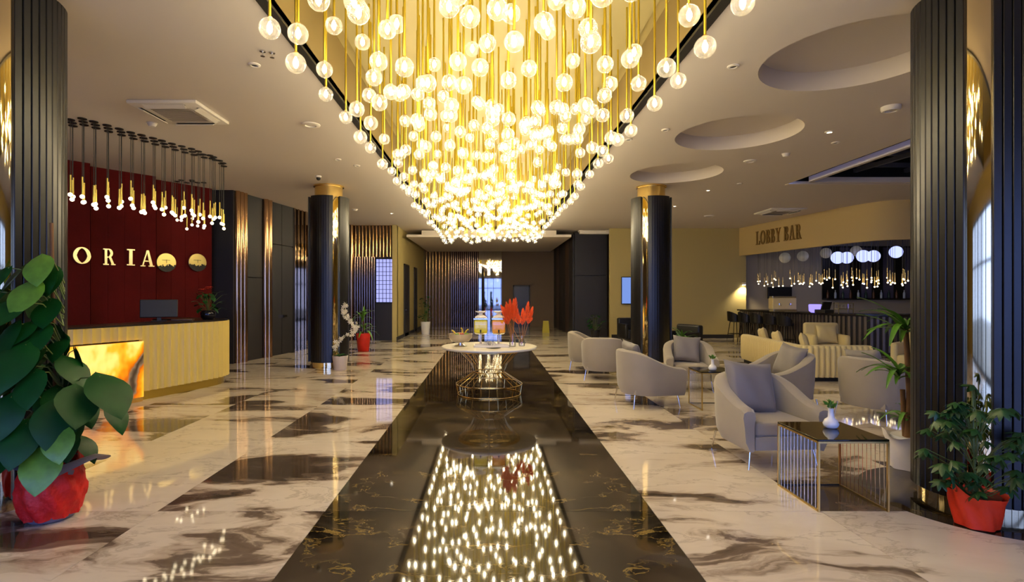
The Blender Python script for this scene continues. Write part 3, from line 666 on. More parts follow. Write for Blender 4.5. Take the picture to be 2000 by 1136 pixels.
part('screen', MB().rbox(-.27, .27, -.02, .02, .06, .36, .012, M=Matrix.Rotation(-.12, 4, 'X')), M_DARK, mo); part('stand', MB().box(-.03, .03, .0, .05, .01, .12).rbox(-.11, .11, -.06, .1, 0, .015, .004), M_DARK, mo)
single('desk_tray', MB().rbox(-.16, .16, -.11, .11, 0, .03, .008), mat('tray_wood', '#4a3324', .4), 'low brown tray lying between the monitor and the plant on the reception desk', 'tray', None, 30, (on_desk(385).x-.3, on_desk(385).y+.1, 1.156), .4)
# gold letters and clocks on the velvet
def onpanel(px, p, q): return wall_x(px, p, q)
V1 = ((-8.6, 8.22), (-7.31, 9.86)); V2 = ((-7.47, 10.08), (-6.78, 10.95)); V3 = ((-6.96, 11.25), (-6.3, 12.22))
a = onpanel(141, *V1); ls = thing('wall_lettering', 'shiny gold serif letters on the red velvet wall behind the reception desk', 'letters', (a.x, a.y, PZ(516, a.y)))
for chh, x0, x1, V, yb in (('O', 141, 176, V1, 514), ('R', 200, 224, V2, 517), ('I', 246, 262, V2, 518), ('A', 273, 300, V2, 520)):
    p, q = onpanel(x0, *V), onpanel(x1, *V); d = q-p; gl, wd_ = glyph(chh); mb = MB(); s = d.length/wd_; th = math.atan2(d.y, d.x); z = PZ(yb, p.y); hh = (32*p.y/F)
    M = Matrix.Translation((p.x-a.x, p.y-a.y, z-ls.location.z)) @ Matrix.Rotation(th, 4, 'Z')
    for i, pg in enumerate(gl): mb.prism([(u*s, v*hh) for u, v in pg], -.045-.0006*i, 0, M)
    part('letter', mb, mat('polished_gold', (1.0, .82, .48), .28, 1.), ls)
M_CLOCK = mat('clock_gold', (1.0, .80, .30), .28, 1.)
for px, lab in ((323, 'round gold wall clock with a black skyline nearest the gold letters'), (384, 'round gold wall clock with a black skyline at the right end of the velvet wall')):
    c = onpanel(px, *V3); d = Vector(V3[1])-Vector(V3[0]); r = .197
    ck = thing('wall_clock', lab, 'clock', (c.x+.02, c.y-.014, PZ(512.5, c.y)), math.atan2(d.y, d.x))
    part('face', MB().lathe([(r, 0), (r, .02), (r-.006, .026)], 40, Matrix.Rotation(PI/2, 4, 'X')), M_CLOCK, ck, 40)
    sk = [(r*math.cos(t), r*math.sin(t)) for t in [PI+.32+(PI-.64)*k/16 for k in range(17)]]
    rr = random.Random(px); top = []; xx = sk[-1][0]
    while xx > sk[0][0]+.03:
        h = rr.uniform(-.09, -.03); top += [(xx, h), (xx-.018, h)]; xx -= .018
    part('skyline', MB().prism(sk+top, -.034, -.02), M_DARK, ck)
    part('hand', MB().box(-.09, .07, -.032, -.028, .045, .053).box(-.003, .003, -.032, -.028, -.01, .06), M_DARK, ck)
# reception pendants
rt_me = MB().lathe([(.012, .02), (.012, .27)], 8).mesh('tube', mat('pendant_brass', (.62, .48, .12), .35, 1.), 60); rb_me = MB().sphere((0, 0, 0), .028, 10, 8).mesh('bulb', M_SMALLBULB, 180)
rc_me = MB().lathe([(.055, -.012), (.055, 0)], 14).mesh('canopy', M_BLACKTRIM, 40)
rng = random.Random(21)
PCX = [(138, 233), (160, 231), (183, 237), (208, 244), (233, 251), (256, 258), (277, 263), (298, 269), (317, 274), (336, 280), (356, 285), (374, 290), (388, 295), (397, 301), (411, 303), (417, 306), (429, 313), (435, 318)]
for k, (px, py) in enumerate(PCX):
    for j in range(3 if k < 12 else 2):
        yy = 2520/(574.5-(py+j*6.0)); x = PX(px+j*2.6+rng.uniform(-1, 1), yy); z = 2.93+rng.uniform(-.10, .10)-.05*(k > 11)
        p = thing('tube_pendant', ('nearest', 'second', 'third')[j]+' gold tube pendant of the '+ordinal(k+1)+' cluster from the left over the reception desk', 'pendant light', (x, yy, z), 0, 'tube pendants over the reception desk')
        link('tube', rt_me, p); link('bulb', rb_me, p); link('canopy', rc_me, p, (0, 0, CEIL-z)); link('cord', cordm, p, (0, 0, .27), None, (1.2, 1.2, CEIL-z-.27))
for kk, (px, py) in enumerate(((346, 428), (354, 430), (365, 444), (375, 439), (376, 425), (386, 438), (398, 442))):
    yy = 11.3; z = PZ(py, yy)
    yy += .12*(px % 3); p = thing('tube_pendant', ordinal(kk+1)+' from the left of the low far pendants before the velvet wall', 'pendant light', (PX(px, yy), yy, z), 0, 'low far tube pendants by the velvet wall')
    link('tube', rt_me, p); link('bulb', rb_me, p); link('canopy', rc_me, p, (0, 0, CEIL-z)); link('cord', cordm, p, (0, 0, .27), None, (1, 1, CEIL-z-.27))
# ------------------------------------------------------------------ armchairs
def chair_shell():
    W, D, rc = .40, .41, .36; th = .115
    path = []
    for k in range(9): path.append(((-W, -D+(D+D-rc)*k/9), (-1, 0)))
    for k in range(13):
        a = PI-PI/2*k/12; path.append(((-W+rc+rc*math.cos(a), D-rc+rc*math.sin(a)), (math.cos(a), math.sin(a))))
    for k in range(1, 6): path.append(((-W+rc+(2*W-2*rc)*k/6, D), (0, 1)))
    R2 = [((-p[0], p[1]), (-n[0], n[1])) for p, n in path[:22]][::-1]
    path = path+R2; m = len(path); vs = []; fs = []; ns = 13
    for i, (p, n) in enumerate(path):
        u = max(0, min(1, (p[1]+D)/(2*D))); u = u**1.15; hgt = .565+.235*(u*u*(3-2*u)); zb = .175; sec = []
        end = min(i, m-1-i); f = [.80, .95, 1.0][min(end, 2)]; t2 = th*f; hgt -= .02*(end == 0)
        for (o_, z) in ((-.055, zb), (-.012, zb+.09), (.0, .40), (.012, hgt-.06), (.004, hgt-.018), (-.03, hgt)): sec.append((o_, z))
        for (o_, z) in ((-t2+.03, hgt), (-t2-.004, hgt-.018), (-t2-.012, hgt-.06), (-t2-.005, .45), (-t2-.0, .40), (-t2-.0, zb+.01), (-.06, zb)): sec.append((o_, z))
        for o_, z in sec: vs.append((p[0]+n[0]*o_, p[1]+n[1]*o_, z))
    for i in range(m-1):
        for k in range(ns): fs.append((i*ns+k, i*ns+(k+1) % ns, (i+1)*ns+(k+1) % ns, (i+1)*ns+k))
    fs.append(tuple(range(ns))[::-1]); fs.append(tuple((m-1)*ns+k for k in range(ns)))
    return MB().add(vs, fs)
shell_me = chair_shell().mesh('shell', M_FABRIC, 50)
seat_me = MB().rbox(-.278, .278, -.375, .27, .30, .435, .035, 3).mesh('seat', M_FABRIC, 40)
base_me = MB().rbox(-.285, .285, -.385, .30, .18, .305, .012, 2).mesh('front_rail', M_FABRIC, 40)
def pillow_mb(w, t, n=14):
    vs = []; fs = []
    for s in (1, -1):
        for i in range(n+1):
            for j in range(n+1):
                u, v = -1+2*i/n, -1+2*j/n; e = (1-u**4)*(1-v**4); pin = 1-.10*(1-abs(u)**2)*abs(v)**3; pin2 = 1-.10*(1-abs(v)**2)*abs(u)**3
                z = s*t*.5*e**.45+.006*math.sin(7*u+3*v)*e
                vs.append((u*w/2*pin2, z, v*w/2*pin))
    N_ = (n+1)**2
    for s in (0, 1):
        for i in range(n):
            for j in range(n):
                q = [s*N_+i*(n+1)+j, s*N_+(i+1)*(n+1)+j, s*N_+(i+1)*(n+1)+j+1, s*N_+i*(n+1)+j+1]; fs.append(tuple(q if s else q[::-1]))
    return MB().add(vs, fs)
pillow_me = pillow_mb(.46, .15).mesh('cushion', M_PILLOW, 180); cream_pillow_me = pillow_mb(.46, .15).mesh('cushion', M_CREAM, 180)
def armchair(loc, rot, label, clabel=None, coff=0, crot=0, zc=.655, tilt=-.32, yback=.13, sc=1.0, yaw=0):
    c = thing('armchair', label, 'armchair', loc, rot, 'grey tub armchairs in the lounge')
    link('shell', shell_me, c); link('seat', seat_me, c); link('front_rail', base_me, c)
    for sx, sy in ((1,1),(1,-1),(-1,1),(-1,-1)):
        part('leg', MB().tube([(sx*.30, sy*.32, .19), (sx*(.33), sy*.35, 0)], .012, 8, .007), M_CHROME, c, 60)
    if clabel:
        M = Matrix.Translation(loc) @ Matrix.Rotation(rot, 4, 'Z') @ Matrix.Translation((coff, yback, zc)) @ Matrix.Rotation(tilt, 4, 'X') @ Matrix.Rotation(crot, 4, 'Y') @ Matrix.Rotation(yaw, 4, 'Z') @ Matrix.Scale(sc, 4)
        o = tag(link('cushion', pillow_me), clabel, 'cushion', 'grey square cushions on the armchairs'); o.matrix_world = M
r_ = math.radians
armchair((2.67, 5.27, 0), r_(4), 'grey velvet tub armchair nearest the camera behind the black-topped gold table', 'large grey cushion leaning in the nearest armchair', -.04, .08, .67, -.36, .13, 1.15, .10)
armchair((2.30, 7.86, 0), r_(100), 'grey tub armchair at the aisle side of the middle coffee table showing its outer back', 'grey cushion peeping over the back of the aisle-side armchair', .16, -.1, .68, -.3)
armchair((3.40, 9.15, 0), r_(-12), 'grey tub armchair behind the middle coffee table facing the camera', 'grey cushion in the armchair that faces the camera behind the middle table', -.02, .08, .66)
armchair((4.02, 7.45, 0), r_(-75), 'grey tub armchair facing the aisle, half hidden behind the nearest armchair', 'grey cushion in the armchair facing the aisle before the cream sofa', .05, .12, .68)
armchair((5.02, 6.95, 0), r_(112), 'grey tub armchair at the far right with its back turned, beside the tall plant', 'grey cushion in the right edge armchair beside the tall plant', .05, .1, .68)
armchair((2.18, 10.25, 0), r_(165), 'pale grey tub armchair by the aisle seen from behind, second farthest', None)
armchair((2.12, 11.55, 0), r_(75), 'pale grey tub armchair farthest along the aisle before the dark block', None)
# ------------------------------------------------------------------ coffee tables
def coffee_table(loc, w, d, h, label, nrod=11):
    t = thing('coffee_table', label, 'coffee table', loc); b = .014; q = mat('aged_brass', (.62, .44, .15), .3, 1.)
    part('glass_top', MB().rbox(0, w, 0, d, h-.014, h, .003, 1), mat('black_glass', '#0b0b0c', .04, spec=.6), t)
    for x in (b/2, w-b/2):
        fr = part('side_frame', MB().bar((x, b/2, b/2), (x, d-b/2, b/2), b).bar((x, b/2, h-.022), (x, d-b/2, h-.022), b).bar((x, b/2, 0), (x, b/2, h-.015), b).bar((x, d-b/2, 0), (x, d-b/2, h-.015), b), q, t)
        for k in range(nrod): link('rod', trod(h), fr, (x, d*(k+1)/(nrod+1), b))
    for yr in (b/2, d-b/2): part('top_rail', MB().bar((b, yr, h-.022), (w-b, yr, h-.022), b), q, t)
    part('floor_rail', MB().bar((b, d-b/2, b/2), (w-b, d-b/2, b/2), .010), M_BLACKTRIM, t)
    return t
_tr = {}
def trod(h):
    if h not in _tr: _tr[h] = MB().lathe([(.0028, 0), (.0028, h-.04)], 6).mesh('rod', M_CHROME, 60)
    return _tr[h]
coffee_table((2.42, 3.95, 0), .525, .56, .533, 'black glass coffee table with gold rod sides in front of the nearest armchair')
coffee_table((2.93, 7.40, 0), .50, .5, .533, 'gold framed coffee table in the middle of the armchairs with a small white vase', 9)
lf_small = MB().add([(0,0,0),(.02,.012,.03),(0,.0,.075),(-.02,.012,.03)], [(0,1,2,3)]).mesh('leaf', M_LEAF3)
def bud_vase(loc, label):
    v = thing('bud_vase', label, 'vase', loc)
    part('body', MB().lathe([(.03, 0), (.05, .01), (.058, .035), (.045, .065), (.022, .085), (.019, .14), (.022, .155), (.017, .155), (.015, .1)], 24), M_POTWHITE, v, 60)
    sp = part('sprig', MB().tube([(0, 0, .12), (.0, .0, .17)], .003, 5), M_STEM, v); rr = random.Random(4)
    for k in range(16): link('leaf', lf_small, sp, (rr.uniform(-.025, .025), rr.uniform(-.02, .02), .155+rr.uniform(0, .03)), (rr.uniform(-1, 1), rr.uniform(-.8, .8), rr.uniform(0, 6.3)), rr.uniform(.6, 1))
bud_vase((2.735, 4.30, .533), 'small white bottle vase with a green sprig on the black glass table')
bud_vase((3.14, 7.55, .533), 'small white bottle vase with a green sprig on the middle coffee table')
# ------------------------------------------------------------------ cream sofa and lounge chair
def pleated(P, z0, z1, th, pitch=.10, amp=.026):
    P = resample([Vector(p) for p in P], pitch/6); m = len(P); vs = []; fs = []; ns = 8
    for i, p in enumerate(P):
        t = (P[min(i+1, m-1)]-P[max(i-1, 0)]).normalized(); n = Vector((t.y, -t.x)); o = amp*(2*abs(math.sin(PI*i/6))**.6-1)
        for d_, z in ((o-.03, z0), (o, z0+.06), (o, z1-.06), (o*.6-.012, z1-.015), (-.04, z1), (-th+.03, z1), (-th, z1-.03), (-th, z0)): q = p+n*d_; vs.append((q.x, q.y, z))
    for i in range(m-1):
        for k in range(ns): fs.append((i*ns+k, i*ns+(k+1) % ns, (i+1)*ns+(k+1) % ns, (i+1)*ns+k))
    fs.append(tuple(range(ns))); fs.append(tuple((m-1)*ns+k for k in range(ns))[::-1]); return MB().add(vs, fs)
so = thing('sofa', 'cream pleated corner sofa with its back to the camera before the bar', 'sofa', (6.2, 11, 0))
cor = catmull([(-.22, 1.75), (-.33, .8), (-.48, -.6), (-.52, -.95), (-.40, -1.15), (-.1, -1.2), (.35, -1.2), (.80, -1.2)], 8)
part('backrest', pleated(cor, .08, .66, .17), M_CREAM, so, 60)
part('seat', MB().rbox(-.22, .45, -.9, 1.7, .1, .42, .04, 3).rbox(-.22, .80, -1.06, -.4, .1, .42, .04, 3), M_CREAM, so, 50)
part('base', MB().box(-.2, .35, -.4, 1.65, 0, .1).box(-.25, .75, -1.1, -.4, 0, .1), M_DARK, so)
def cream_cushion(px, py, Y, z, rot, tilt, label, sc=1.):
    o = tag(link('cushion', cream_pillow_me, None, (PX(px, Y), Y, z), None, sc), label, 'cushion', 'cream cushions on the sofa'); o.rotation_euler = (tilt, .12, rot)
cream_cushion(1492, 648, 12.1, .63, 1.3, -.25, 'cream cushion at the far end of the corner sofa')
cream_cushion(1520, 650, 11.2, .62, 1.3, -.25, 'cream cushion in the middle of the corner sofa')
cream_cushion(1572, 660, 10.5, .62, 1.0, -.25, 'cream cushion near the corner of the corner sofa')
def lounge(loc, rot, label, clabel):
    c = thing('lounge_chair', label, 'armchair', loc, rot)
    part('backrest', MB().rbox(-.38, .38, .2, .36, .15, .92, .06, 3), M_CREAM, c, 50); part('seat', MB().rbox(-.3, .3, -.36, .22, .15, .43, .05, 3), M_CREAM, c, 50)
    for s in (-1, 1):
        part('arm', MB().rbox(s*.34-.06, s*.34+.06, -.36, .25, .15, .66, .05, 3), M_CREAM, c, 50)
        for y in (-.3, .3): part('leg', MB().tube([(s*.32, y, .16), (s*.34, y, 0)], .014, 6), M_CHROME, c)
    o = tag(link('cushion', cream_pillow_me), clabel, 'cushion'); o.matrix_world = Matrix.Translation(loc) @ Matrix.Rotation(rot, 4, 'Z') @ Matrix.Translation((.06, .08, .66)) @ Matrix.Rotation(-.25, 4, 'X')
lounge((7.95, 12.7, 0), -.2, 'cream high-backed lounge chair facing the camera behind the sofa', 'cream cushion in the high-backed lounge chair behind the sofa')
lounge((8.35, 10.4, 0), -.9, 'cream lounge chair half hidden by the tall plant at the right', 'cream cushion in the lounge chair behind the tall plant')
def dark_chair(loc, rot, label):
    c = thing('dark_armchair', label, 'armchair', loc, rot)
    part('backrest', MB().rbox(-.42, .42, .22, .40, .12, .80, .05, 3), M_DARK, c, 50); part('seat', MB().rbox(-.34, .34, -.4, .25, .12, .42, .04, 3), M_DARK, c, 50)
    for s in (-1, 1):
        part('arm', MB().rbox(s*.38-.06, s*.38+.06, -.4, .28, .12, .62, .04, 3), M_DARK, c, 50)
        for y in (-.33, .33): part('leg', MB().tube([(s*.36, y, .13), (s*.36, y, 0)], .015, 6), M_BLACK, c)
dark_chair((4.85, 18.1, 0), .15, 'dark armchair under the wall television by the back wall')
dark_chair((5.05, 14.2, 0), -1.2, 'dark armchair just right of the right aisle column behind a plant')
# ------------------------------------------------------------------ round table in the aisle
tx, ty = (955.5-VX)*8.66/F, 8.66
rt = thing('round_table', 'round table with a pale stone top on a flared gold wire base in the aisle', 'table', (tx, ty, 0))
part('tabletop', MB().lathe([(.70, .725), (.755, .735), (.768, .755), (.762, .770), (.02, .7701)], 64), M_STONE, rt, 40)
part('apron', MB().lathe([(.50, .70), (.50, .725)], 48), M_GOLD, rt, 40)
def tring(r, z, w=.009): return MB().tube([(r*math.cos(2*PI*k/48), r*math.sin(2*PI*k/48), z) for k in range(49)], w, 6)
for r, z in ((.505, .009), (.53, .17), (.24, .36), (.48, .69)): part('ring', tring(r, z, .008), M_GOLD, rt, 60)
wire_me = MB().tube([(.505, 0, .009), (.53, 0, .17), (.24, 0, .36), (.30, 0, .5), (.48, 0, .69)], .0042, 5).mesh('wire', M_GOLD, 60)
for k in range(24): link('wire', wire_me, rt, None, 2*PI*k/24)
TT = .7702
def on_table(px, dy): return (PX(px, ty+dy), ty+dy, TT)
fb = thing('fruit_bowl', 'pale footed fruit bowl on the left of the round table', 'bowl', on_table(899, -.05))
part('bowl', MB().lathe([(.07, .06), (.14, .08), (.185, .14), (.195, .20), (.185, .20), (.17, .14), (.02, .10)], 32), mat('bowl_silver', '#b9ab92', .3, .4), fb, 60); part('foot', MB().lathe([(.10, 0), (.09, .012), (.035, .03), (.05, .062)], 24), M_CHROME, fb, 60)
frng = random.Random(2)
ban = MB().tube([(.09*math.cos(a), 0, .09*math.sin(a)) for a in [-.3+k*.22 for k in range(8)]], .017, 8, .010).mesh('banana', mat('banana_yellow', '#d9b93a', .5), 60)
app = [MB().lathe([(.008, .055), (.03, .062), (.038, .035), (.034, .008), (.015, 0)], 12).mesh('apple', mat(n_, c_, .35), 60) for n_, c_ in (('apple_green', '#7fa03a'), ('apple_red', '#a3372a'), ('peach', '#dba063'))]
fx, fy, _ = on_table(899, -.05)
for k, (dx, dyy, z, rz, l) in enumerate(((-.11, 0, .17, .2, 'banana at the left rim of the fruit bowl'), (.10, .02, .18, 2.6, 'banana standing at the right rim of the fruit bowl'), (.02, .05, .20, 1.3, 'banana upright in the middle of the fruit bowl'))):
    tag(link('banana', ban, None, (fx+dx-.06*math.cos(rz), fy+dyy, TT+z), (0, 0, rz)), l, 'banana')
for k, (dx, dyy, z, l) in enumerate(((-.05, -.06, .15, 'green apple at the front left of the fruit bowl'), (.03, -.08, .15, 'red apple at the front of the fruit bowl'), (-.02, .06, .15, 'peach at the back of the fruit bowl'), (.10, -.02, .15, 'green apple at the right of the fruit bowl'))):
    tag(link('apple', app[(0, 1, 2, 0)[k]], None, (fx+dx, fy+dyy, TT+z)), l, 'fruit')
for px, colr, l in ((939, '#d8c414', 'juice dispenser with yellow juice on the round table'), (974, '#e59a12', 'juice dispenser with orange juice on the round table')):
    d = thing('juice_dispenser', l, 'drink dispenser', on_table(px, .15))
    part('stand', MB().lathe([(.085, 0), (.08, .012), (.02, .02), (.02, .17), (.09, .18), (.11, .2)], 24), M_CHROME, d, 50)
    part('juice', MB().rbox(-.105, .105, -.105, .105, .203, .41, .02, 2), mat('juice_'+colr[1:4], colr, .15, emit=colr, es=.12), d, 40)
    part('tank', MB().rbox(-.112, .112, -.112, .112, .20, .45, .02, 2), M_GLASS, d, 40)
    part('lid', MB().lathe([(.10, .45), (.085, .47), (.03, .50), (.035, .52), (.09, .545), (.09, .555)], 20), mat('frosted_lid', '#e8e4da', .4), d, 50)
    part('tap', MB().tube([(0, -.11, .235), (0, -.16, .235), (0, -.165, .205)], .014, 8).cyl(0, -.16, .235, .26, .012, 8), M_DARK, d)
    part('band', MB().box(-.114, .114, -.114, .114, .42, .44), M_CHROME, d)
plume_me = []
for s in range(2):
    rr = random.Random(s); mb = MB()
    for k in range(70):
        u = k/70; a = rr.uniform(0, 6.28); r = .05*(1-u)**.6*rr.uniform(.4, 1)+.004; z = .02+.24*u
        mb.add([(0, 0, z-.02), (r*math.cos(a)+.006, r*math.sin(a), z+.03), (r*math.cos(a)*1.3, r*math.sin(a)*1.3, z+.07), (r*math.cos(a)-.006, r*math.sin(a)+.004, z+.03)], [(0, 1, 2, 3)])
    plume_me.append(mb.mesh('plume', mat('orange_plume', '#e0561c', .8, vary=(20, .3))))
for px, dy_, hh, l, n in ((1001, -.1, .20, 'taller clear glass vase with a big bunch of orange plumes on the round table', 7), (1019, -.02, .16, 'shorter clear glass vase with orange plumes at the right of the round table', 5)):
    v = thing('plume_vase', l, 'vase', on_table(px, dy_)); rr = random.Random(px)
    part('glass', MB().lathe([(.05, 0), (.055, .05), (.05, .10), (.03, hh*.8), (.035, hh), (.03, hh), (.025, hh*.8), (.044, .09), (.045, .01)], 20), M_GLASS, v, 60)
    st = MB()
    for k in range(n):
        a = rr.uniform(0, 6.28); tl = rr.uniform(.05, .55); d = Vector((math.cos(a)*tl, math.sin(a)*tl, 1)).normalized(); L_ = hh+rr.uniform(.15, .28)
        st.tube([(0, 0, .02), d*L_], .003, 4); o = link('plume', plume_me[k % 2], v, d*L_); o.rotation_mode = 'QUATERNION'; o.rotation_quaternion = Vector((0, 0, 1)).rotation_difference(d)
    part('stem', st, mat('plume_stem', '#b5743a', .8), v)
tr = thing('serving_tray', 'clear white rectangular tray in the middle of the round table', 'tray', on_table(960, -.12)); part('base', MB().rbox(-.28, .28, -.14, .14, 0, .012, .004), mat('tray_grey', '#c9c8cc', .25), tr); part('rim', MB().box(-.28, .28, -.14, -.13, .012, .03).box(-.28, .28, .13, .14, .012, .03).box(-.28, -.27, -.14, .14, .012, .03).box(.27, .28, -.14, .14, .012, .03), M_WHITE, tr)
np_ = MB()
for k in range(14):
    a = 2*PI*k/14; np_.add([(0, 0, .0), (.08*math.cos(a-.22), .055*math.sin(a-.22), .005), (.10*math.cos(a), .07*math.sin(a), .04), (.08*math.cos(a+.22), .055*math.sin(a+.22), .012), (.02*math.cos(a), .02*math.sin(a), .07)], [(0, 1, 2, 4), (0, 4, 2, 3)])
x_, y_, z_ = on_table(956, -.05); single('napkins', np_, mat('napkin', '#e8e4dc', .8), 'fanned pile of white napkins on the tray between the dispensers', 'napkins', None, None, (x_, y_, z_+.0125))
x_, y_, z_ = on_table(964, -.42); single('small_plate', MB().lathe([(.03, 0), (.10, .008), (.105, .012), (.02, .006)], 24, Matrix.Diagonal((1.1, .5, 1, 1))), M_DARK, 'small dark plate at the front edge of the round table', 'plate', None, 60, (x_, y_, z_))
# ------------------------------------------------------------------ plants
def leaf_mesh(name, L_, W, m_, cup=.25, heart=True, fold=.2, n=8):
    vs = []; fs = []
    for i in range(n+1):
        u = i/n
        w = W*(math.sin(PI*min(1, u*1.0+.0))**.75*(1.15-.55*u)) if heart else W*math.sin(PI*(u*.94+.03))**.8
        y = L_*u; z = -cup*L_*u*u
        for k in (-2, -1, 0, 1, 2):
            x = w*k/(3.1 if heart else 4); yy = y-(.16*L_*(1-u)**3*abs(k)/2 if heart else 0)
            vs.append((x, yy, z+fold*abs(x)*.8-.35*abs(x)*abs(k)/2*.6+.008*L_*math.sin(9*u+k)))
    for i in range(n):
        for k in range(4): fs.append((i*5+k, i*5+k+1, i*5+6+k, i*5+5+k))
    return MB().add(vs, fs).mesh(name, m_, 180)
def orient(o, base, d, up=Vector((0, 0, 1)), sc=1, roll=0):
    """leaf local +y along d, +z near up"""
    d = d.normalized(); x = d.cross(up)
    if x.length < 1e-3: x = Vector((1, 0, 0))
    x.normalize(); z = x.cross(d); M = Matrix((( *x, 0), (*d, 0), (*z, 0), (0, 0, 0, 1))).transposed() @ Matrix.Rotation(roll, 4, 'Y')
    M.translation = base; o.matrix_local = M @ Matrix.Scale(sc, 4)
# big pothos on a pole, left foreground
pt = thing('potted_pothos', 'large climbing plant with broad heart-shaped leaves in a red wrapped pot, left foreground', 'plant', (-3.14, 3.86, 0))
part('pot', MB().lathe([(.13, 0), (.15, .02), (.17, .36), (.16, .36), (.15, .33), (.02, .32)], 32), M_LILAC, pt, 60)
wr_ = MB(); rr = random.Random(8); n = 64; pf = []
for j in range(12):
    z = .03+.42*j/11
    for i in range(n):
        a = 2*PI*i/n; r = .165+.03*math.sin(PI*min(1, j/8))+.012*math.sin(a*9+j*.8)+.010*rr.uniform(-1, 1)+.02*(j/11)**2; pf.append((r*math.cos(a), r*math.sin(a), z+(.05*math.sin(a*5) if j > 9 else 0)))
wr_.add(pf, [(j*n+i, j*n+(i+1) % n, (j+1)*n+(i+1) % n, (j+1)*n+i) for j in range(11) for i in range(n)])
part('red_wrap', wr_, mat('red_organza', '#d0130f', .55, bump=(26, .8), vary=(12, .35)), pt, 180)
cl = MB(); pf = []; n = 48
for j in range(5):
    for i in range(n):
        a = 2*PI*i/n; lob = .5+.5*math.cos(2*a-.5); r = .18+(.03+.15*lob)*j/4; pf.append((r*math.cos(a), r*math.sin(a), .40+.05*j/4*math.cos(3*a)+.02*math.sin(j)))
cl.add(pf, [(j*n+i, j*n+(i+1) % n, (j+1)*n+(i+1) % n, (j+1)*n+i) for j in range(4) for i in range(n)]); part('foil_collar', cl, M_LILAC, pt, 180, label='lilac foil collar')
part('soil', MB().lathe([(.15, .30), (.15, .345), (.01, .35)], 24), M_SOIL, pt)
part('moss_pole', MB().tube([(.0, .04, .3), (-.02, .05, 1.0), (-.05, .06, 2.12)], .012, 8), M_WOOD, pt)
ph = [leaf_mesh('leaf', .26, .19, M_LEAF, c, True, f) for c, f in ((.25, .25), (.4, .15), (.12, .35))]
var_leaf = leaf_mesh('leaf', .26, .19, mat('variegated_leaf', '#5c8a2c', .35, vary=(14, .55)), .3, True, .2)
st = MB(); rr = random.Random(19)
big = [(.54, -.10, 1.02, 1.5), (.28, -.28, .86, 1.35), (.40, -.22, .95, 1.3), (-.18, -.3, 1.22, 1.6), (.02, -.35, 1.26, 1.45), (-.34, -.22, .80, 1.35), (.22, -.34, .56, 1.2), (.08, -.38, .74, 1.2), (-.12, -.36, .50, 1.2), (.34, .05, 1.14, 1.2), (.26, -.2, 1.38, 1.3), (-.05, -.3, 1.55, 1.1), (.12, -.25, 1.68, 1.1), (-.32, -.1, 1.62, 1.1), (.30, -.1, 1.55, 1.0), (.04, -.2, 1.86, 1.0), (.22, -.05, 1.80, .9), (-.22, -.05, 1.82, 1.1), (.46, .08, .80, 1.0), (-.02, -.40, .92, 1.1), (-.30, -.3, 1.02, 1.2), (.16, -.38, 1.08, 1.1), (-.15, -.25, 1.40, 1.1), (.38, .1, 1.36, 1.1), (.30, -.30, .70, 1.0), (-.30, -.1, .60, 1.0)]
for k in range(52):
    a = rr.uniform(0, 6.28); big.append((rr.uniform(.10, .34)*math.cos(a), rr.uniform(.1, .25)*math.sin(a), rr.uniform(.55, 1.8), rr.uniform(.7, 1.15)))
for k, (x, y, z, s) in enumerate(big):
    x = min(x, .04 if z > 1.22 else .16 if z > 1.08 else .52)
    root_z = max(.35, z-.18); rp_ = Vector((.02+.02*root_z, .05, root_z)); tip = Vector((x, y, z)); hd = Vector((x, y, 0)); hd = hd.normalized() if hd.length > .05 else Vector((0, -1, 0))
    dc = Vector((x-3.14+3.85, y+3.86-4.2, 0))
    if dc.length < .60: dc = dc.normalized()*.60; tip = Vector((dc.x-3.85+3.14, dc.y+4.2-3.86, z)); hd = dc.normalized()
    base = tip-hd*.08*s
    st.tube([rp_, (rp_+base)/2+Vector((0, 0, .07)), base], .0055, 5, .004)
    o = link('leaf', var_leaf if k in (6, 12, 15, 24) else ph[k % 3], pt); d = (hd*.55+Vector((rr.uniform(-.25, .25), -.25, -.75+rr.uniform(-.2, .25)))); 
    orient(o, base, d, (hd+Vector((0, -.5, .55))).normalized(), s*.92, rr.uniform(-.35, .35))
part('stems', st, M_STEM, pt, 60)
# schefflera in a red wrap, right foreground
sc_ = thing('potted_schefflera', 'umbrella plant in an orange-red wrapped pot before the right foreground column', 'plant', (3.37, 3.72, 0))
part('pot', MB().lathe([(.095, 0), (.105, .01), (.135, .22), (.125, .22), (.01, .2)], 28), mat('terracotta', '#8a3a22', .7), sc_, 60)
wr_ = MB(); pf = []; n = 56
for j in range(10):
    for i in range(n):
        a = 2*PI*i/n; r = .118+.0045*j+.008*math.sin(a*7+j*.5)+.015*max(0, j-7)/2; pk = .16*max(0, j-6)/3*max(0, math.cos(a-2.6))**3; pf.append((r*math.cos(a), r*math.sin(a), .01+.025*j+pk))
wr_.add(pf, [(j*n+i, j*n+(i+1) % n, (j+1)*n+(i+1) % n, (j+1)*n+i) for j in range(9) for i in range(n)]); part('red_wrap', wr_, mat('orange_red_wrap', '#dd3312', .45, bump=(14, .5)), sc_, 180)
ll = leaf_mesh('l', 1, .36, None, .25, False, .1, 6); lv = [v.co.copy() for v in ll.vertices]; lf_ = [tuple(p.vertices) for p in ll.polygons]
wh = []
for s in range(2):
    mb = MB()
    for k in range(8):
        a = 2*PI*k/8+.2*s; mb.add(lv, lf_, Matrix.Rotation(a, 4, 'Z') @ Matrix.Rotation(-.35-.15*s, 4, 'X') @ Matrix.Scale(.085, 4))
    wh.append(mb.mesh('leaf', M_LEAF2, 180))
st = MB(); rr = random.Random(14)
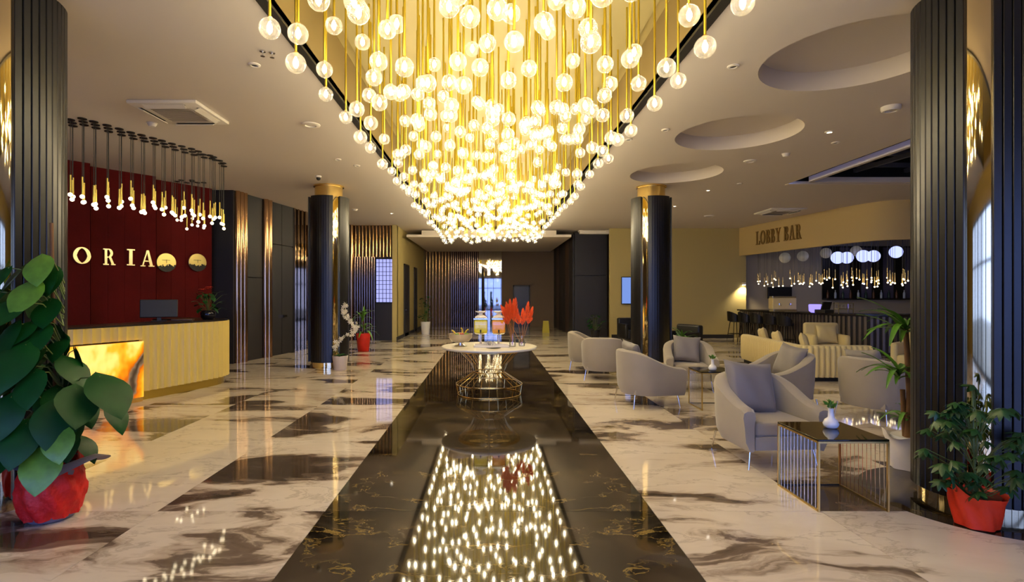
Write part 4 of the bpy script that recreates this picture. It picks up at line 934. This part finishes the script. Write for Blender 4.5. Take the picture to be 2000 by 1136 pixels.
for k in range(70):
    z = rr.uniform(.26, .86); a = rr.uniform(0, 6.28); r = (.10+.20*math.sin(PI*min(1, (z-.15)/.8)))*rr.uniform(.5, 1.1); x, y = r*math.cos(a)-.02, r*math.sin(a)*.7-.03
    if k < 6: x, y, z = ((-.06, -.05, .98), (-.16, -.02, .86), (.26, -.05, .62), (.33, -.05, .50), (.22, -.1, .40), (-.20, -.05, .60))[k]
    st.tube([(0, 0, max(.2, z-.25)), (x*.5, y*.5, z-.08), (x, y, z)], .003, 4); o = link('leaf', wh[k % 2], sc_, (x, y, z), (rr.uniform(-.5, .3)+.3, rr.uniform(-.5, .5), rr.uniform(0, 6.3)), rr.uniform(.8, 1.15))
st.tube([(0, 0, .2), (-.02, 0, .6), (-.05, -.03, .95)], .007, 6); part('stems', st, M_STEM, sc_, 60)
# dracaena behind the right column
def strap_mesh(L_, W, droop, m_):
    vs = []; fs = []; n = 9
    for i in range(n+1):
        u = i/n; w = W*math.sin(PI*(u*.9+.08))**.6; y = L_*(u-.18*droop*u*u); z = L_*(.55*u-droop*u*u)
        vs += [(-w/2, y, z+.008), (0, y, z), (w/2, y, z+.008)]
    for i in range(n):
        for k in (0, 1): fs.append((i*3+k, i*3+k+1, i*3+4+k, i*3+3+k))
    return MB().add(vs, fs).mesh('leaf', m_, 180)
dr = thing('potted_dracaena', 'tall dracaena with tufts of arching leaves on a trunk in a white wrapped pot', 'plant', (3.86, 4.96, 0))
part('pot', MB().lathe([(.11, 0), (.115, .01), (.13, .30), (.12, .30), (.01, .28)], 28), M_POTWHITE, dr, 60)
wr_ = MB(); pf = []; n = 48
for j in range(10):
    for i in range(n):
        a = 2*PI*i/n; r = .135+.003*j+.010*math.sin(a*6+j*.7)+.012*max(0, j-7); pf.append((r*math.cos(a), r*math.sin(a),   .004+.035*j+.03*math.sin(3*a)*(j > 8)))
wr_.add(pf, [(j*n+i, j*n+(i+1) % n, (j+1)*n+(i+1) % n, (j+1)*n+i) for j in range(9) for i in range(n)]); pw = part('paper_wrap', wr_, mat('white_paper', '#d9d4d6', .7, bump=(10, .6)), dr, 180, label='white paper wrap with a blue mark')
bl = MB()
for k in range(6):
    a0, a1 = .3+k*.35, .3+(k+1)*.35
    pts = []
    for a in (a0, a1):
        for r in (.045, .065):
            th = -1.75+r*math.cos(a)/.16; R3 = .166; pts.append((R3*math.cos(th), R3*math.sin(th), .21+r*math.sin(a)))
    bl.add(pts, [(0, 1, 3, 2)])
part('blue_mark', bl, mat('blue_print', '#3040a8', .6), pw)
part('trunk', MB().tube([(0, 0, .25), (.02, .0, .7), (.0, .02, 1.28)], .028, 8, .022).tube([(0, .03, .25), (-.03, .02, .72)], .02, 8), M_WOOD, dr, 60)
ss = [strap_mesh(.44, .055, d_, M_LEAF3) for d_ in (.35, .65, .95)]; rr = random.Random(77)
for cx, cy, cz, n, s in ((0, .02, 1.28, 30, 1.0), (-.06, .02, .86, 22, .85), (0, 0, .46, 16, .6)):
    for k in range(n):
        az = 2*PI*k*.382; toward = -math.cos(az)
        link('leaf', ss[k % 3], dr, (cx, cy, cz-.05+.10*k/n), (rr.uniform(-.2, .5), 0, az), s*rr.uniform(.8, 1.1)*(.75 if toward > .6 else 1))
# smaller plants by the columns and walls
def bush(loc, h, label, potm, n, strap=True, pot_h=.22, pr=.15, spread=1., m_=None):
    p = thing('potted_plant', label, 'plant', loc)
    part('pot', MB().lathe([(pr*.75, 0), (pr*.8, .01), (pr, pot_h), (pr*.93, pot_h), (.01, pot_h*.9)], 20), potm, p, 60); rr = random.Random(int(loc[0]*100)); st = MB()
    for k in range(n):
        z = pot_h+(h-pot_h)*rr.uniform(.1, .85)
        if strap: link('leaf', ss[k % 3], p, (0, 0, z*.7), (rr.uniform(-.1, .8), 0, 2*PI*k*.382), spread*rr.uniform(.6, 1.0))
        else:
            a = rr.uniform(0, 6.28); r = spread*.22*rr.uniform(.3, 1); x, y = r*math.cos(a), r*math.sin(a); st.tube([(0, 0, pot_h*.9), (x, y, z)], .004, 4)
            o = link('leaf', ph[k % 3], p); orient(o, Vector((x, y, z)), Vector((math.cos(a), math.sin(a), rr.uniform(-.5, .6))), Vector((0, 0, 1)), spread*rr.uniform(.35, .6))
    if st.v: part('stems', st, M_STEM, p, 60)
    else: part('stem', MB().tube([(0, 0, pot_h*.9), (.01, 0, h*.6)], .012, 6), M_WOOD, p, 60)
    return p
bush((4.42, 12.3, 0), 1.0, 'spiky green plant at the foot of the right aisle column before a dark armchair', M_DARK, 26, True, .3, .17, 1.05)
bush((3.72, 18.8, 0), 1.0, 'leafy green plant standing before the dark wall block', M_DARK, 22, False, .35, .17, 1.3)
bush((5.35, 19.15, 0), 1.0, 'green plant by the back wall beside the right aisle column and television', M_DARK, 20, True, .3, .15, .9)
bush((-2.55, 21.6, 0), 1.7, 'tall narrow dark green plant in a white pot by the corridor wall', M_POTWHITE, 44, False, .5, .2, 1.1)
bush((-3.55, 15.2, 0), 1.65, 'dark spiky plant in a red pot behind the left aisle column', M_REDWRAP, 30, True, .5, .2, 1.2)
b = on_desk(424)
dp = thing('potted_flower', 'dark pot of green foliage with red flowers on the end of the reception desk', 'plant', (b.x-.22, b.y+.12, 1.156))
part('pot', MB().lathe([(.08, 0), (.12, .05), (.125, .12), (.10, .16), (.09, .16), (.01, .13)], 24), mat('blue_black_pot', '#101018', .15), dp, 60); rr = random.Random(6); st = MB()
for k in range(42):
    a = rr.uniform(0, 6.28); r = rr.uniform(.03, .22); z = rr.uniform(.18, .5); x, y = r*math.cos(a), r*math.sin(a); st.tube([(0, 0, .13), (x*.4, y*.4, z*.7), (x, y, z)], .003, 4); o = link('leaf', ph[k % 3], dp); orient(o, Vector((x, y, z)), Vector((math.cos(a), math.sin(a), rr.uniform(-.7, .5))), Vector((0, 0, 1)), rr.uniform(.25, .45))
part('stems', st, M_STEM, dp, 60)
for k, (x, y, z) in enumerate(((-.06, -.08, .52), (.05, -.06, .56), (.0, .0, .54))):
    mb = MB()
    for j in range(9): a = 2*PI*j/9; mb.add([(0, 0, 0), (.045*math.cos(a-.3), .045*math.sin(a-.3), .02), (.075*math.cos(a), .075*math.sin(a), .005), (.045*math.cos(a+.3), .045*math.sin(a+.3), .02)], [(0, 1, 2, 3)])
    part('flower', mb, mat('red_flower', '#d83a24', .6), dp, None, (x, y, z))
# orchid by the left column
oc = thing('potted_orchid', 'white orchid with an arching spray in a pale pot beside the left aisle column', 'plant', (-3.16, 11.42, 0))
part('pot', MB().lathe([(.12, 0), (.13, .01), (.165, .30), (.15, .30), (.01, .27)], 28), mat('pale_pot', '#c9bdb4', .5), oc, 60)
arc = catmull([(.0, 0, .3), (-.10, 0, .48), (.02, -.02, .66), (.26, -.03, .78), (.34, -.03, .92), (.22, -.02, 1.03), (.10, -.02, 1.16), (.10, -.02, 1.32), (.14, -.02, 1.45)], 8)
part('spray_stem', MB().tube(arc, .006, 6, .004), M_STEM, oc, 60)
pet = MB()
for j in range(5): a = 2*PI*j/5; pet.add([(0, 0, 0), (.026*math.cos(a-.45), .0, .026*math.sin(a-.45)), (.048*math.cos(a), -.008, .048*math.sin(a)), (.026*math.cos(a+.45), 0, .026*math.sin(a+.45))], [(0, 1, 2, 3)])
pet.sphere((0, -.006, 0), .008, 6, 4); fm = pet.mesh('flower', mat('orchid_petal', '#e6dfc6', .6))
rr = random.Random(9)
for k in range(70):
    p = arc[int((.12+.85*k/70)*(len(arc)-1))]; link('flower', fm, oc, p+Vector((rr.uniform(-.05, .05), rr.uniform(-.05, .03), rr.uniform(-.04, .04))), (rr.uniform(-.5, .5), rr.uniform(0, 6), rr.uniform(-.7, .7)), rr.uniform(.8, 1.15))
for k in range(9): o = link('leaf', ph[k % 3], oc); a = 2*PI*k/9; orient(o, Vector((.04*math.cos(a), .04*math.sin(a), .3)), Vector((math.cos(a), math.sin(a), .35)), Vector((0, 0, 1)), .5)
# ------------------------------------------------------------------ odds and ends
tv = thing('television', 'flat television with a blue picture on the back wall left of the right aisle column', 'television', (PX(1225, 19.5), 19.5, PZ(567, 19.5)))
part('case', MB().rbox(-.22, .42, -.05, .03, -.5, .5, .015), M_DARK, tv); part('screen', MB().box(-.20, .40, -.056, -.05, -.47, .47), M_SCREEN, tv)
cs = thing('caution_sign', 'yellow folding floor sign standing far down the aisle', 'floor sign', (PX(1066, 22.5), 22.5, 0))
for s in (-1, 1): part('panel', MB().prism([(-.14, 0), (.14, 0), (.11, .5), (-.11, .5)], -.01, .01, Matrix.Translation((0, s*.14, 0)) @ Matrix.Rotation(s*.22, 4, 'X')), mat('sign_yellow', '#a89a18', .5), cs)
def cassette(px, py, s, label, rot=0):
    y = 2520/(574.5-py); c = thing('ceiling_cassette', label, 'air conditioner', (PX(px, y), y, CEIL), rot)
    part('frame', MB().rbox(-s, s, -s, s, -.045, 0, .012, 2), M_WHITE, c, 40)
    part('grille', MB().rbox(-s*.6, s*.6, -s*.6, s*.6, -.055, -.045, .004, 1), mat('grille_grey', '#cfc6b8', .6), c)
    g = MB()
    for k in range(12): g.box(-s*.56, s*.56, -s*.56+k*s*.097, -s*.56+k*s*.097+.012, -.062, -.055)
    part('grille_slats', g, mat('grille_slat', '#aaa090', .6), c, stuff=True)
    for k in range(4):
        M = Matrix.Rotation(k*PI/2, 4, 'Z'); sl_ = part('vent_slot', MB().box(-s*.6, s*.6, -s*.90, -s*.80, -.047, -.0445, M), M_BLACKTRIM, c)
        part('flap', MB().box(-s*.6, s*.6, -.004, .004, -s*.16, 0, M @ Matrix.Translation((0, -s*.90, -.046)) @ Matrix.Rotation(1.1, 4, 'X')), M_WHITE, sl_)
cassette(353, 217, .43, 'square white ceiling air conditioner above the left side near the reception')
cassette(1523, 411, .5, 'square white ceiling air conditioner over the right side near the bar')
def disc(name, px, py, r, h, m_, label, cat, grp=None):
    y = 2520/(574.5-py); c = thing(name, label, cat, (PX(px, y), y, CEIL), 0, grp)
    part('ring', MB().lathe([(r, 0), (r, -h*.6), (r*.85, -h), (r*.6, -h), (r*.55, -h*.3), (.003, -h*.3)], 24), m_, c, 50)
    return c
disc('ceiling_speaker', 607, 243, .13, .02, M_WHITE, 'round white ceiling speaker left of the chandelier', 'speaker')
disc('ceiling_speaker', 1465, 314, .11, .02, M_WHITE, 'round white ceiling speaker between the recesses and the dark ceiling opening', 'speaker')
disc('ceiling_speaker', 1740, 208, .11, .06, M_WHITE, 'round white ceiling diffuser below the largest round recess at the right', 'speaker')
disc('ceiling_speaker', 1385, 421, .15, .03, M_WHITE, 'round white ceiling speaker far over the right aisle column', 'speaker')
def downlight(px, py, lit, label):
    c = disc('downlight', px, py, .06, .015, M_WHITE, label, 'ceiling light')
    part('lens', MB().lathe([(.034, -.006), (.034, -.0045)], 16), M_SPOT if lit else M_DARK, c)
    if lit: slight('spot', (0, 0, -.03), 45, (1, .88, .66), 1.9, (0, 0, 0), c)
for px, py, lit, l in ((1620, 257, True, 'lit recessed downlight right of the middle round recess'), (1383, 371, True, 'lit recessed downlight just beyond the farthest round recess'), (1318, 402, True, 'lit recessed downlight above and right of the right aisle column'),
    (1632, 278, False, 'unlit downlight beneath the lit one right of the middle recess'), (1445, 358, False, 'unlit downlight right of the farthest round recess'), (1300, 253, False, 'unlit downlight between chandelier trim and middle round recess'), (1432, 129, False, 'unlit downlight between chandelier trim and largest round recess'), (1228, 272, False, 'unlit downlight beside the right chandelier trim'),
    (660, 311, False, 'unlit downlight left of the chandelier trim, nearer one of two'), (697, 323, False, 'unlit downlight left of the chandelier trim, farther one of two'), (765, 416, True, 'lit downlight left of the far end of the chandelier'), (497, 126, False, 'unlit downlight by the sprinkler left of the chandelier')):
    downlight(px, py, lit, l)
def detector(px, py, label, r=.06):
    y = 2520/(574.5-py); c = thing('smoke_detector', label, 'smoke detector', (PX(px, y), y, CEIL)); part('body', MB().lathe([(r, 0), (r, -.02), (r*.7, -.05), (.003, -.055)], 20), M_WHITE, c, 50); part('base', MB().lathe([(r*1.15, 0), (r*1.15, -.01)], 20), M_WHITE, c, 50)
detector(297, 240, 'white smoke detector beside the left air conditioner'); detector(1535, 300, 'white smoke detector right of the middle round recess'); detector(693, 408, 'white detector far left of the chandelier beyond the column', .08)
y = 2520/(574.5-100); s_ = thing('sprinkler', 'pair of small sprinkler heads hanging from the ceiling left of the chandelier', 'sprinkler', (PX(520, y), y, CEIL))
for dx in (-.03, .05): part('head', MB().lathe([(.03, 0), (.03, -.01), (.008, -.012), (.008, -.05), (.022, -.052), (.022, -.056)], 12, Matrix.Translation((dx, dx*.4, 0))), M_CHROME, s_, 50)
y = 10.9; c = thing('security_camera', 'white dome security camera on the ceiling in front of the left aisle column', 'camera', (PX(622, y), y, CEIL)); part('base', MB().lathe([(.06, 0), (.06, -.03), (.04, -.04)], 16), M_WHITE, c, 50); part('lens_ball', MB().sphere((0, 0, -.05), .045, 12, 8), M_DARK, c, 180)
